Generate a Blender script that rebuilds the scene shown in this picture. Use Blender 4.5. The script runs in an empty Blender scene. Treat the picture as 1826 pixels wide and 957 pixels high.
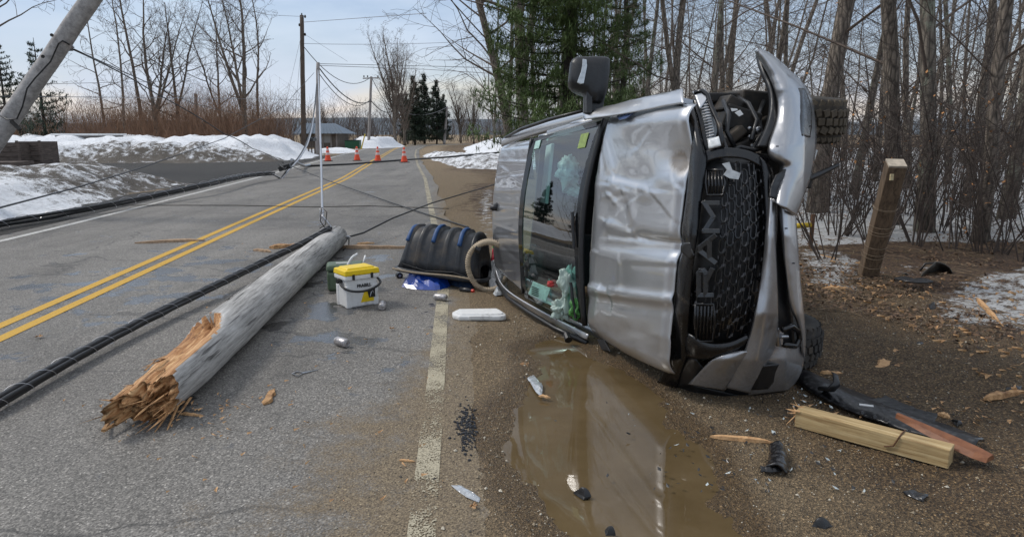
import bpy, math, random
import numpy as np
from mathutils import Vector, Matrix, noise as mnoise
rnd = random.Random(7)
sc = bpy.context.scene
COL = sc.collection
# ---------------------------------------------------------------- camera, world, sun
F = 1250.0; H = 1.55; PITCH = math.atan(240/1250)
cam = bpy.data.cameras.new('camera'); cam.sensor_width = 36; cam.lens = F/1826*36
cam.clip_end = 3000; cam.clip_start = 0.05
co = bpy.data.objects.new('camera', cam); COL.objects.link(co)
co.location = (0, 0, H); co.rotation_euler = (math.pi/2-PITCH, 0, 0); sc.camera = co
sc.view_settings.view_transform = 'Standard'; sc.view_settings.look = 'None'
sc.view_settings.exposure = 0.38; sc.view_settings.gamma = 1
SUN_EL, SUN_AZ = 48, -75      # azimuth from +Y, clockwise
w = bpy.data.worlds.new('World'); sc.world = w; w.use_nodes = True
nt = w.node_tree; N = nt.nodes; Lk = nt.links; N.clear()
out = N.new('ShaderNodeOutputWorld'); bg = N.new('ShaderNodeBackground'); bg.inputs[1].default_value = 0.10
sky = N.new('ShaderNodeTexSky'); sky.sky_type = 'NISHITA'; sky.sun_disc = False
sky.sun_elevation = math.radians(SUN_EL); sky.sun_rotation = math.radians(SUN_AZ)
tc = N.new('ShaderNodeTexCoord'); sep = N.new('ShaderNodeSeparateXYZ'); Lk.new(tc.outputs['Generated'], sep.inputs[0])
def wramp(stops):
    r = N.new('ShaderNodeValToRGB'); e = r.color_ramp.elements
    e[0].position, e[0].color = stops[0][0], stops[0][1]+(1,)
    e[1].position, e[1].color = stops[-1][0], stops[-1][1]+(1,)
    for p, c in stops[1:-1]:
        x = e.new(p); x.color = c+(1,)
    return r
# cloud deck colour by elevation
rc = wramp([(0, (3.6, 4.2, 5.2)), (.02, (4.4, 5.0, 5.9)), (.045, (7.6, 6.9, 6.3)), (.07, (5.4, 6.0, 6.9)), (.16, (4.7, 5.7, 7.1)), (.4, (6.1, 6.8, 7.7)), (1, (7.4, 7.8, 8.3))])
mp = N.new('ShaderNodeMapping'); mp.inputs['Scale'].default_value = (2.2, 2.2, 9)
Lk.new(tc.outputs['Generated'], mp.inputs[0])
nz = N.new('ShaderNodeTexNoise'); nz.inputs['Scale'].default_value = 1.3; nz.inputs['Detail'].default_value = 7; nz.inputs['Roughness'].default_value = .55
Lk.new(mp.outputs[0], nz.inputs['Vector'])
ad = N.new('ShaderNodeMath'); ad.operation = 'MULTIPLY_ADD'; ad.inputs[1].default_value = .16; ad.inputs[2].default_value = -.08
Lk.new(nz.outputs[0], ad.inputs[0])
a2 = N.new('ShaderNodeMath'); a2.operation = 'ADD'; Lk.new(ad.outputs[0], a2.inputs[0]); Lk.new(sep.outputs[2], a2.inputs[1]); Lk.new(a2.outputs[0], rc.inputs[0])
cm = N.new('ShaderNodeValToRGB'); cm.color_ramp.elements[0].position = .40; cm.color_ramp.elements[1].position = .60
cm.color_ramp.elements[0].color = (.50, .50, .50, 1); cm.color_ramp.elements[1].color = (1, 1, 1, 1)
Lk.new(nz.outputs[0], cm.inputs[0])
mx = N.new('ShaderNodeMix'); mx.data_type = 'RGBA'
Lk.new(cm.outputs[0], mx.inputs[0]); Lk.new(sky.outputs[0], mx.inputs[6]); Lk.new(rc.outputs[0], mx.inputs[7])
cl = N.new('ShaderNodeValToRGB'); cl.color_ramp.elements[0].position = .36; cl.color_ramp.elements[1].position = .64; cl.color_ramp.elements[0].color = (.87, .88, .92, 1); cl.color_ramp.elements[1].color = (1.0, .985, .965, 1)
nz2 = N.new('ShaderNodeTexNoise'); nz2.inputs['Scale'].default_value = 2.6; nz2.inputs['Detail'].default_value = 6; Lk.new(mp.outputs[0], nz2.inputs['Vector']); Lk.new(nz2.outputs[0], cl.inputs[0])
mm = N.new('ShaderNodeMix'); mm.data_type = 'RGBA'; mm.blend_type = 'MULTIPLY'; mm.inputs[0].default_value = 1; Lk.new(mx.outputs[2], mm.inputs[6]); Lk.new(cl.outputs[0], mm.inputs[7])
Lk.new(mm.outputs[2], bg.inputs[0]); Lk.new(bg.outputs[0], out.inputs[0])
sl = bpy.data.lights.new('sun', 'SUN'); sl.energy = 1.5; sl.angle = math.radians(14); sl.color = (1, .95, .88)
so = bpy.data.objects.new('sun', sl); COL.objects.link(so)
so.rotation_euler = (math.radians(90-SUN_EL), 0, -math.radians(SUN_AZ)+math.pi)

# ---------------------------------------------------------------- helpers
V = Vector
FW = V((0, math.cos(PITCH), -math.sin(PITCH))); UP = V((0, math.sin(PITCH), math.cos(PITCH))); C0 = V((0, 0, H))
def U(px, py, d):                      # where a point of the place stands: direction and distance
    return C0 + d*(FW + V(((px-913)/F, 0, 0)) + (478.5-py)/F*UP)
def G(px, py, z=0.0):
    r = U(px, py, 1)-C0
    return C0 + r*((z-H)/r.z)
def tag(o, label=None, cat=None, group=None, kind=None):
    if label: o['label'] = label
    if cat: o['category'] = cat
    if group: o['group'] = group
    if kind: o['kind'] = kind
    return o
def empty(name, loc, label, cat, group=None):
    o = bpy.data.objects.new(name, None); COL.objects.link(o); o.location = loc; o.empty_display_size = .1
    return tag(o, label, cat, group)
def basis(d, up=V((0, 0, 1))):
    d = d.normalized(); a = up.cross(d)
    if a.length < 1e-4: a = V((1, 0, 0)).cross(d)
    a.normalize(); return d, a, d.cross(a)
class MB:
    def __init__(s): s.v = []; s.f = []; s.m = []; s.cm = 0
    def face(s, idx): s.f.append(tuple(idx)); s.m.append(s.cm)
    def box(s, c, size, M=None, taper=None):
        b = len(s.v); hx, hy, hz = size[0]/2, size[1]/2, size[2]/2
        for z in (-1, 1):
            k = taper if (taper and z > 0) else 1
            for x, y in ((-1, -1), (1, -1), (1, 1), (-1, 1)):
                p = V((x*hx*k, y*hy*k, z*hz))
                if M is not None: p = M @ p
                s.v.append(V(c)+p)
        for q in ((0, 3, 2, 1), (4, 5, 6, 7), (0, 1, 5, 4), (1, 2, 6, 5), (2, 3, 7, 6), (3, 0, 4, 7)): s.face([b+i for i in q])
        return s
    def tube(s, pts, r, n=8, cap=True, jit=0, flat=1.0):
        pts = [V(p) for p in pts]; b = len(s.v)
        if not hasattr(r, '__len__'): r = [r]*len(pts)
        pa = None
        for i, p in enumerate(pts):
            d = (pts[min(i+1, len(pts)-1)]-pts[max(i-1, 0)])
            if d.length < 1e-9: d = V((0, 0, 1))
            d.normalize()
            if pa is None: _, a, c = basis(d)
            else:
                a = pa - d*pa.dot(d)
                if a.length < 1e-6: _, a, c = basis(d)
                a.normalize(); c = d.cross(a)
            pa = a
            for k in range(n):
                t = 2*math.pi*k/n; rr = r[i]*(1+(rnd.uniform(-jit, jit) if jit else 0))
                s.v.append(p+a*math.cos(t)*rr+c*math.sin(t)*rr*flat)
        for i in range(len(pts)-1):
            for k in range(n):
                k2 = (k+1) % n
                s.face((b+i*n+k, b+i*n+k2, b+(i+1)*n+k2, b+(i+1)*n+k))
        if cap:
            s.face([b+k for k in range(n)][::-1]); s.face([b+(len(pts)-1)*n+k for k in range(n)])
        return s
    def prism(s, poly, n, th):         # poly: world points; extruded along -n by th
        b = len(s.v); k = len(poly); n = V(n).normalized()
        for p in poly: s.v.append(V(p))
        for p in poly: s.v.append(V(p)-n*th)
        s.face(range(b, b+k)); s.face([b+k+i for i in range(k)][::-1])
        for i in range(k):
            j = (i+1) % k; s.face((b+j, b+i, b+k+i, b+k+j))
        return s
    def lathe(s, c, prof, n=20, M=None, ax=2):
        b = len(s.v)
        for (r, z) in prof:
            for k in range(n):
                t = 2*math.pi*k/n; p = V((r*math.cos(t), r*math.sin(t), z))
                if M is not None: p = M @ p
                s.v.append(V(c)+p)
        for i in range(len(prof)-1):
            for k in range(n):
                k2 = (k+1) % n; s.face((b+i*n+k, b+i*n+k2, b+(i+1)*n+k2, b+(i+1)*n+k))
        s.face([b+k for k in range(n)][::-1]); s.face([b+(len(prof)-1)*n+k for k in range(n)])
        return s
    def grid(s, P, closed=False, thick=None):     # P[i][j] world points
        b = len(s.v); ni, nj = len(P), len(P[0])
        for row in P:
            for p in row: s.v.append(V(p))
        for i in range(ni-1):
            for j in range(nj-1): s.face((b+i*nj+j, b+i*nj+j+1, b+(i+1)*nj+j+1, b+(i+1)*nj+j))
        return s
    def build(s, name, mats, parent=None, org=None, smooth=False, bevel=0, solid=0, sub=0):
        if org is None:
            org = V((0, 0, 0))
            if parent is not None:
                q = parent
                while q is not None: org = org+q.location; q = q.parent
        me = bpy.data.meshes.new(name)
        me.from_pydata([tuple(v-org) for v in s.v], [], s.f)
        if not isinstance(mats, (list, tuple)): mats = [mats]
        for m in mats: me.materials.append(m)
        if len(mats) > 1: me.polygons.foreach_set('material_index', s.m)
        if smooth: me.polygons.foreach_set('use_smooth', [True]*len(me.polygons))
        me.update()
        o = bpy.data.objects.new(name, me); COL.objects.link(o)
        if parent is not None: o.parent = parent
        else: o.location = org
        if solid:
            m = o.modifiers.new('s', 'SOLIDIFY'); m.thickness = solid; m.offset = 0
        if bevel:
            m = o.modifiers.new('b', 'BEVEL'); m.width = bevel; m.segments = 2; m.limit_method = 'ANGLE'
        if sub:
            m = o.modifiers.new('u', 'SUBSURF'); m.levels = sub; m.render_levels = sub
        return o
def RZ(a): return Matrix.Rotation(a, 3, 'Z')
def cubes_mat(p, a=0): return Matrix.Rotation(a, 3, 'Z')

# value noise in numpy -------------------------------------------------
_rs = np.random.RandomState(3); _T = _rs.rand(256, 256)
def vn(x, y):
    x0 = np.floor(x).astype(int); y0 = np.floor(y).astype(int); fx = x-x0; fy = y-y0
    fx = fx*fx*(3-2*fx); fy = fy*fy*(3-2*fy); x0 &= 255; y0 &= 255; x1 = (x0+1) & 255; y1 = (y0+1) & 255
    return (_T[x0, y0]*(1-fx)+_T[x1, y0]*fx)*(1-fy)+(_T[x0, y1]*(1-fx)+_T[x1, y1]*fx)*fy
def fbm(x, y, o=5, g=.5):
    x = np.asarray(x, float); y = np.asarray(y, float); a = 1; s = 0; t = 0
    for i in range(o):
        s = s+a*vn(x*2**i+17*i, y*2**i+5*i); t += a; a *= g
    return s/t-.5
def sdf(poly, X, Y):                   # + inside
    best = np.full(X.shape, 1e9); ins = np.zeros(X.shape, bool); n = len(poly)
    for i in range(n):
        ax, ay = poly[i]; bx, by = poly[(i+1) % n]; ex, ey = bx-ax, by-ay
        t = np.clip(((X-ax)*ex+(Y-ay)*ey)/(ex*ex+ey*ey+1e-12), 0, 1)
        best = np.minimum(best, np.hypot(X-ax-t*ex, Y-ay-t*ey))
        c = ((ay > Y) != (by > Y)) & (X < (bx-ax)*(Y-ay)/((by-ay) if abs(by-ay) > 1e-12 else 1e-12)+ax); ins ^= c
    return np.where(ins, best, -best)
def gp(pts): return [tuple(G(x, y).xy) for x, y in pts]

# ---------------------------------------------------------------- materials
class NT:
    def __init__(s, name):
        s.m = bpy.data.materials.new(name); s.m.use_nodes = True; s.t = s.m.node_tree; s.n = s.t.nodes; s.l = s.t.links
        s.b = s.n['Principled BSDF']; s.o = s.n['Material Output']
        s.tc = s.n.new('ShaderNodeTexCoord').outputs['Object']
        g = s.n.new('ShaderNodeNewGeometry'); s.pos = g.outputs['Position']; s.geo = g
    def node(s, t, **k):
        x = s.n.new('ShaderNode'+t)
        for a, v in k.items(): setattr(x, a, v)
        return x
    def noise(s, scale, detail=5, rough=.55, vec=None, sc3=None, dist=0):
        vec = vec or s.pos
        if sc3:
            mp = s.node('Mapping'); mp.inputs['Scale'].default_value = sc3; s.l.new(vec, mp.inputs[0]); vec = mp.outputs[0]
        x = s.node('TexNoise'); x.inputs['Scale'].default_value = scale; x.inputs['Detail'].default_value = detail
        x.inputs['Roughness'].default_value = rough; x.inputs['Distortion'].default_value = dist
        s.l.new(vec, x.inputs['Vector']); return x.outputs[0]
    def voro(s, scale, feature='F1', vec=None, out='Distance', sc3=None):
        vec = vec or s.pos
        if sc3:
            mp = s.node('Mapping'); mp.inputs['Scale'].default_value = sc3; s.l.new(vec, mp.inputs[0]); vec = mp.outputs[0]
        x = s.node('TexVoronoi', feature=feature); x.inputs['Scale'].default_value = scale; s.l.new(vec, x.inputs['Vector']); return x.outputs[out]
    def ramp(s, fac, stops):
        r = s.node('ValToRGB'); e = r.color_ramp.elements
        def c(v): return (v, v, v, 1) if not hasattr(v, '__len__') else tuple(v)+(1,)
        e[0].position, e[0].color = stops[0][0], c(stops[0][1]); e[1].position, e[1].color = stops[-1][0], c(stops[-1][1])
        for p, v in stops[1:-1]: q = e.new(p); q.color = c(v)
        s.l.new(fac, r.inputs[0]); return r.outputs[0]
    def mix(s, fac, a, b, mode='MIX'):
        x = s.node('Mix', data_type='RGBA', blend_type=mode)
        for sock, v in ((x.inputs[0], fac), (x.inputs[6], a), (x.inputs[7], b)):
            if isinstance(v, (int, float)): sock.default_value = v if sock == x.inputs[0] else (v, v, v, 1)
            elif isinstance(v, tuple): sock.default_value = v+(1,) if len(v) == 3 else v
            else: s.l.new(v, sock)
        return x.outputs[2]
    def math(s, op, a, b=0, c=None, clamp=False):
        x = s.node('Math', operation=op, use_clamp=clamp)
        for i, v in enumerate((a, b) if c is None else (a, b, c)):
            if isinstance(v, (int, float)): x.inputs[i].default_value = v
            else: s.l.new(v, x.inputs[i])
        return x.outputs[0]
    def attr(s, name):
        return s.node('Attribute', attribute_name=name).outputs['Fac']
    def set(s, **k):
        mp = {'color': 'Base Color', 'rough': 'Roughness', 'metal': 'Metallic', 'coat': 'Coat Weight', 'spec': 'Specular IOR Level', 'trans': 'Transmission Weight', 'alpha': 'Alpha', 'coatr': 'Coat Roughness', 'ior': 'IOR'}
        for a, v in k.items():
            i = s.b.inputs[mp[a]]
            if isinstance(v, (int, float)): i.default_value = v
            elif isinstance(v, tuple): i.default_value = v+(1,)
            else: s.l.new(v, i)
        return s
    def bump(s, h, strength=.5, dist=.01):
        x = s.node('Bump'); x.inputs['Strength'].default_value = strength; x.inputs['Distance'].default_value = dist
        s.l.new(h, x.inputs['Height']); s.l.new(x.outputs[0], s.b.inputs['Normal']); return s
_mc = {}
def M(name, col, rough=.5, metal=0, var=.25, scale=30, bump=.15, bd=.002, coat=0, dirt=0, tex='noise', sc3=None):
    if name in _mc: return _mc[name]
    t = NT(name); n = t.noise(scale, 5, .6, vec=t.tc, sc3=sc3)
    lo = tuple(c*(1-var) for c in col); hi = tuple(min(1, c*(1+var)) for c in col)
    c = t.ramp(n, [(.3, lo), (.7, hi)])
    if dirt:
        dn = t.noise(6, 7, .65, vec=t.tc); c = t.mix(t.ramp(dn, [(.62-dirt*.3, 0.), (.75, .8)]), c, (.10, .075, .05))
    t.set(color=c, metal=metal, coat=coat)
    t.set(rough=t.ramp(t.noise(scale*.5, 3, .5, vec=t.tc), [(.3, max(.02, rough-.08)), (.7, min(1, rough+.1))]))
    if bump: t.bump(n, bump, bd)
    _mc[name] = t.m; return t.m
# asphalt ---------------------------------------------------------------
def mat_asphalt():
    t = NT('asphalt_road')
    big = t.noise(.35, 5, .6); mid = t.noise(2.2, 6, .6)
    ag = t.voro(125, out='Color'); agv = t.ramp(ag, [(0, .12), (.42, .6), (.78, 1.2), (.92, 2.0), (1, 3.6)])
    base = t.ramp(big, [(.35, (.162, .151, .137)), (.65, (.23, .216, .195))])
    base = t.mix(.8, base, agv, 'MULTIPLY')
    fine = t.ramp(t.noise(260, 2, .5), [(.3, .7), (.7, 1.35)]); base = t.mix(.6, base, fine, 'MULTIPLY')
    # wet tar-dark patches, attribute 'wet' plus noise threshold
    wet = t.math('ADD', t.attr('wet'), t.math('MULTIPLY', t.math('SUBTRACT', mid, .5), 1.6))
    wetm = t.ramp(wet, [(.215, 0.), (.26, 1.)])
    tk = t.noise(1.4, 5, .6, sc3=(1.3, .10, 1)); base = t.mix(.8, base, t.ramp(tk, [(.32, .72), (.5, 1.), (.68, 1.18)]), 'MULTIPLY')
    base = t.mix(wetm, base, t.mix(.75, base, (.30, .31, .35), 'MULTIPLY'))
    # stains and cracks
    st = t.ramp(t.noise(1.1, 6, .62, dist=.6), [(.30, .62), (.44, 1.)]); base = t.mix(.8, base, st, 'MULTIPLY')
    w = t.node('Mapping'); w.inputs['Scale'].default_value = (.35, 1.1, 1); t.l.new(t.pos, w.inputs[0])
    dv = t.node('VectorMath', operation='ADD'); t.l.new(w.outputs[0], dv.inputs[0])
    nn = t.node('TexNoise'); nn.inputs['Scale'].default_value = 2.2; nn.inputs['Detail'].default_value = 6; t.l.new(t.pos, nn.inputs['Vector'])
    sc_ = t.node('VectorMath', operation='SCALE'); sc_.inputs['Scale'].default_value = .35; t.l.new(nn.outputs['Color'], sc_.inputs[0]); t.l.new(sc_.outputs[0], dv.inputs[1])
    cr = t.voro(.55, 'DISTANCE_TO_EDGE', vec=dv.outputs[0]); crm = t.ramp(cr, [(.003, 1.), (.007, 0.)])
    base = t.mix(t.math('MULTIPLY', crm, .55), base, (.03, .03, .03))
    # sand and mud washed over the right edge
    mud = t.math('ADD', t.attr('mud'), t.math('MULTIPLY', t.math('SUBTRACT', t.noise(3.2, 8, .68), .5), 1.5))
    mud2 = t.math('ADD', mud, t.math('MULTIPLY', t.math('SUBTRACT', t.noise(90, 3, .7), .5), .9))
    mudm = t.ramp(mud2, [(.46, 0.), (.80, 1.)])
    sand = t.ramp(t.voro(150, out='Color'), [(0, (.05, .037, .023)), (.5, (.16, .12, .075)), (.9, (.27, .21, .13)), (1, (.5, .41, .27))])
    base = t.mix(mudm, base, sand)
    t.set(color=base)
    r = t.ramp(wetm, [(0, .74), (1, .11)]); r = t.mix(mudm, r, .72)
    t.set(rough=r, spec=.5)
    h = t.math('ADD', t.voro(85), t.math('MULTIPLY', t.noise(200, 2), .6)); h = t.math('MULTIPLY', h, t.math('SUBTRACT', 1, t.math('MULTIPLY', wetm, .75)))
    t.bump(h, .55, .006); return t.m
def mat_line(name, col, wear, fade=0):
    t = NT(name)
    n = t.noise(70, 6, .8); n2 = t.noise(3.2, 8, .7)
    a = t.math('ADD', n, t.math('MULTIPLY', t.math('SUBTRACT', n2, .5), 1.0+fade))
    a = t.math('ADD', a, t.math('MULTIPLY', t.math('SUBTRACT', t.voro(120), .35), .8))
    a = t.math('SUBTRACT', a, t.attr('bury'))
    al = t.ramp(a, [(wear-.06, 0.), (wear+.12, 1.)])
    c = t.ramp(t.noise(70, 4, .7), [(.25, tuple(x*.62 for x in col)), (.6, col)])
    t.set(color=c, rough=.7, alpha=al); t.bump(t.voro(85), .5, .005); return t.m
# ground ----------------------------------------------------------------
def mat_ground():
    t = NT('roadside_ground')
    v = t.voro(110, out='Color'); big = t.noise(1.1, 8, .62); mid = t.noise(9, 8, .68)
    fine = t.noise(70, 5, .7)
    earth = t.ramp(fine, [(.34, (.045, .026, .011)), (.5, (.165, .104, .048)), (.64, (.36, .245, .125))])
    grit = t.ramp(v, [(0, .25), (.5, .8), (.82, 1.5), (1, 4.0)]); earth = t.mix(.85, earth, grit, 'MULTIPLY')
    earth = t.mix(t.ramp(mid, [(.35, .75), (.65, 0.)]), earth, t.mix(1., earth, (.55, .50, .44), 'MULTIPLY'))
    sandy = t.mix(.6, t.ramp(fine, [(.3, (.15, .105, .058)), (.7, (.39, .285, .165))]), grit, 'MULTIPLY')
    earth = t.mix(t.ramp(t.math('ADD', t.attr('sand'), t.math('MULTIPLY', t.math('SUBTRACT', big, .5), .9)), [(.35, 0.), (.8, 1.)]), earth, sandy)
    leaf = t.ramp(t.voro(38, out='Color', sc3=(1, 1.6, 1)), [(0, (.022, .013, .008)), (.4, (.07, .04, .022)), (.75, (.15, .085, .045)), (1, (.26, .17, .10))])
    lm = t.ramp(t.math('ADD', t.attr('leaf'), t.math('MULTIPLY', t.math('SUBTRACT', t.noise(4, 8, .7), .5), 1.6)), [(.42, 0.), (.6, 1.)])
    c = t.mix(lm, earth, leaf)
    dk = t.mix(.8, t.ramp(t.noise(14, 7, .7), [(.3, (.022, .02, .019)), (.7, (.085, .080, .074))]), grit, 'MULTIPLY')
    c = t.mix(t.ramp(t.math('ADD', t.attr('dark'), t.math('MULTIPLY', t.math('SUBTRACT', mid, .5), .5)), [(.4, 0.), (.7, 1.)]), c, dk)
    s = t.math('ADD', t.attr('snow'), t.math('MULTIPLY', t.math('SUBTRACT', t.noise(5, 9, .72), .5), 1.7))
    s = t.math('ADD', s, t.math('MULTIPLY', t.math('SUBTRACT', t.noise(45, 4, .7), .5), .7))
    sm = t.ramp(s, [(.5, 0.), (.62, 1.)])
    snow = t.ramp(t.noise(22, 7, .7), [(.28, (.26, .24, .21)), (.42, (.58, .57, .55)), (.6, (.76, .78, .80))])
    c = t.mix(sm, c, snow)
    # wetness round the puddle
    wt = t.ramp(t.math('ADD', t.attr('wet'), t.math('MULTIPLY', t.math('SUBTRACT', mid, .5), .6)), [(.35, 0.), (.75, 1.)])
    c = t.mix(wt, c, t.mix(1., c, (.66, .60, .52), 'MULTIPLY'))
    r = t.mix(wt, .82, .34); t.set(color=c, rough=r)
    h = t.math('ADD', t.math('MULTIPLY', mid, 1.8), t.math('ADD', fine, t.voro(110)))
    t.bump(h, 1.0, .022); return t.m
def mat_snow():
    t = NT('dirty_snow')
    up = t.node('SeparateXYZ'); t.l.new(t.geo.outputs['Normal'], up.inputs[0])
    a = t.math('ADD', t.attr('dirt'), t.math('MULTIPLY', t.math('SUBTRACT', t.noise(2.4, 9, .74), .5), 2.2))
    a = t.math('ADD', a, t.math('MULTIPLY', t.math('SUBTRACT', t.noise(30, 5, .7), .5), .9))
    m = t.ramp(a, [(.46, 0.), (.74, 1.)])
    sn = t.ramp(t.noise(9, 7, .7), [(.25, (.50, .50, .51)), (.55, (.80, .82, .85))])
    d = t.ramp(t.noise(24, 7, .75), [(.3, (.02, .017, .014)), (.55, (.085, .07, .055)), (.75, (.26, .23, .19))])
    t.set(color=t.mix(m, sn, d), rough=.75); t.bump(t.noise(16, 8, .72), .7, .05); return t.m
def mat_bark(name, lo, hi, sx=26, lichen=None):
    t = NT(name)
    n = t.noise(sx, 7, .7, vec=t.tc, sc3=(1, 1, .18)); v = t.voro(sx*.8, 'DISTANCE_TO_EDGE', vec=t.tc, sc3=(1, 1, .22))
    c = t.ramp(n, [(.3, lo), (.7, hi)])
    c = t.mix(.9, c, t.ramp(v, [(0, .3), (.22, 1.25)]), 'MULTIPLY'); c = t.mix(.6, c, t.ramp(t.noise(1.6, 6, .7, vec=t.tc), [(.35, .55), (.65, 1.3)]), 'MULTIPLY')
    if lichen: c = t.mix(t.ramp(t.noise(3.5, 7, .75, vec=t.tc), [(.52, 0.), (.62, .75)]), c, lichen)
    t.set(color=c, rough=.9); t.bump(t.math('ADD', n, v), 1.0, .03); return t.m
def mat_pole(name, lo, hi):
    t = NT(name)
    n = t.noise(9, 8, .7, vec=t.tc, sc3=(1, 1, .06) if 'up' in name else (1, 1, 1)); f = t.noise(50, 6, .7, vec=t.tc)
    c = t.ramp(n, [(.3, lo), (.62, hi)]); c = t.mix(.5, c, t.ramp(f, [(.3, .7), (.7, 1.25)]), 'MULTIPLY')
    t.set(color=c, rough=.85); t.bump(t.math('ADD', n, f), .5, .006); return t.m
def mat_wood(name, lo, hi, d=(1, 1, 1), scale=30, rough=.75):
    t = NT(name)
    n = t.noise(scale, 7, .65, vec=t.tc, sc3=d, dist=.6); c = t.ramp(n, [(.28, lo), (.72, hi)])
    t.set(color=c, rough=rough); t.bump(n, .6, .004); return t.m
def mat_paint(name, col, rough=.26, dirt=.45):
    t = NT(name)
    n = t.noise(400, 2, .5); c = t.ramp(n, [(.3, tuple(x*.93 for x in col)), (.7, tuple(x*1.07 for x in col))])
    sc1 = t.noise(4, 9, .75); up = t.node('SeparateXYZ'); t.l.new(t.pos, up.inputs[0])
    low = t.ramp(up.outputs[2], [(.0, .26), (.6, .04), (1, 0.)])
    dm = t.ramp(t.math('ADD', sc1, low), [(.60, 0.), (.86, dirt)]); sf = t.ramp(t.math('MULTIPLY', t.attr('scuff'), t.math('ADD', .2, t.noise(28, 6, .75, sc3=(1, 1, .4)))), [(.12, 0.), (.5, .9)]); dm = t.math('MAXIMUM', dm, sf); c = t.mix(dm, c, (.13, .105, .08))
    t.set(color=c, metal=t.mix(dm, .92, 0.), rough=t.mix(dm, t.ramp(t.noise(3, 6, .6), [(.3, rough-.05), (.7, rough+.08)]), .7), coat=1.0, coatr=.02)
    return t.m
def mat_glass(name, tint, refl=1.0):
    t = NT(name)
    tr = t.node('BsdfTransparent'); gl = t.node('BsdfGlossy'); gl.inputs['Roughness'].default_value = .015
    sm = t.ramp(t.noise(6, 7, .7), [(.35, tuple(x*.94 for x in tint)), (.7, tint)]); t.l.new(sm, tr.inputs[0])
    fr = t.node('Fresnel'); fr.inputs[0].default_value = 1.6
    ms = t.node('MixShader'); t.l.new(t.math('MULTIPLY', fr.outputs[0], 1.4*refl, clamp=True), ms.inputs[0]); t.l.new(tr.outputs[0], ms.inputs[1]); t.l.new(gl.outputs[0], ms.inputs[2])
    t.l.new(ms.outputs[0], t.o.inputs[0]); return t.m
ASPH = mat_asphalt(); GROUND = mat_ground(); SNOW = mat_snow()
BARK = [mat_bark('bark_grey_brown', (.085, .068, .054), (.30, .25, .20)), mat_bark('bark_pale_lichen', (.08, .066, .052), (.27, .23, .185), 22, (.30, .33, .25)), mat_bark('bark_dark', (.03, .024, .02), (.095, .078, .066), 34)]
TWIG = M('twig_bark', (.115, .088, .070), .9, var=.35); BRUSH = M('brush_stems', (.20, .115, .070), .9, var=.45, scale=2)
POLE_W = mat_pole('weathered_pole', (.21, .20, .195), (.46, .44, .425)); POLE_B = mat_pole('brown_pole_up', (.045, .032, .024), (.11, .08, .06)); POLE_G = mat_pole('grey_pole_up', (.17, .15, .14), (.34, .31, .29))
RAW = mat_wood('raw_split_wood', (.13, .048, .014), (.62, .37, .17), (3, 3, 3), 9); CHIP = mat_wood('wood_chip', (.34, .17, .07), (.70, .44, .22), (1, 1, 1), 40)
SILVER = mat_paint('silver_paint', (.56, .57, .59), .34, .16); SILVER2 = mat_paint('bumper_metal_paint', (.40, .405, .42), .34, .8)
BLACKP = M('black_plastic', (.014, .014, .015), .42, var=.3, bump=.2, coat=.1); GLOSSB = M('gloss_black', (.006, .006, .007), .26, coat=.2, bump=.05, dirt=.1)
RUBBER = M('tyre_rubber', (.028, .026, .024), .85, var=.4, dirt=.4); TYRETAN = M('muddy_tyre', (.03, .025, .019), .88, var=.5, scale=18, dirt=.5)
STEEL = M('bare_steel', (.42, .42, .43), .35, 1, dirt=.25); DARKM = M('dark_underbody_metal', (.03, .028, .026), .6, .3, dirt=.5)
CABLE = M('black_cable', (.012, .012, .013), .45); WIRE = M('grey_wire', (.20, .20, .21), .45, .6); ALUW = M('silver_wire', (.5, .5, .52), .35, .9)
WHITEP = M('white_plastic', (.74, .74, .73), .4, var=.06, dirt=.12); YELP = M('yellow_plastic', (.80, .56, .01), .4, var=.08, bump=.05); GREENP = M('olive_plastic', (.085, .125, .075), .5, var=.15, dirt=.2)
BLUEP = M('blue_stripe', (.015, .065, .19), .5); ORANGE = M('cone_orange', (.85, .09, .03), .5, var=.1); CONEW = M('cone_reflective_white', (.75, .55, .52), .4, var=.1)

# ================================================================ SETTING
def vattr(me, name, arr):
    a = me.attributes.new(name, 'FLOAT', 'POINT'); a.data.foreach_set('value', np.asarray(arr, np.float32).ravel())
def sstep(a, b, x): t = np.clip((x-a)/(b-a), 0, 1); return t*t*(3-2*t)
def sheet(name, mat, xs, ys, hf, attrs, kind='structure', mask=None, parent=None):
    X, Y = np.meshgrid(xs, ys); Z = hf(X, Y)
    nx, ny = len(xs), len(ys); vs = np.stack([X, Y, Z], -1).reshape(-1, 3)
    i = np.arange(nx-1); j = np.arange(ny-1); I, J = np.meshgrid(i, j); a = (J*nx+I).ravel()
    fs = np.stack([a, a+1, a+nx+1, a+nx], 1)
    if mask is not None:
        mk = mask(X, Y).ravel(); fs = fs[mk[fs].any(1)]
    me = bpy.data.meshes.new(name); me.vertices.add(len(vs)); me.vertices.foreach_set('co', vs.astype(np.float32).ravel())
    me.loops.add(fs.size); me.loops.foreach_set('vertex_index', fs.ravel().astype(np.int32))
    me.polygons.add(len(fs)); me.polygons.foreach_set('loop_start', np.arange(0, fs.size, 4, dtype=np.int32)); me.polygons.foreach_set('loop_total', np.full(len(fs), 4, np.int32))
    me.update(calc_edges=True); me.polygons.foreach_set('use_smooth', [True]*len(fs)); me.materials.append(mat)
    for k, fn in attrs.items(): vattr(me, k, fn(X, Y))
    o = bpy.data.objects.new(name, me); COL.objects.link(o); tag(o, kind=kind)
    return o
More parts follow.
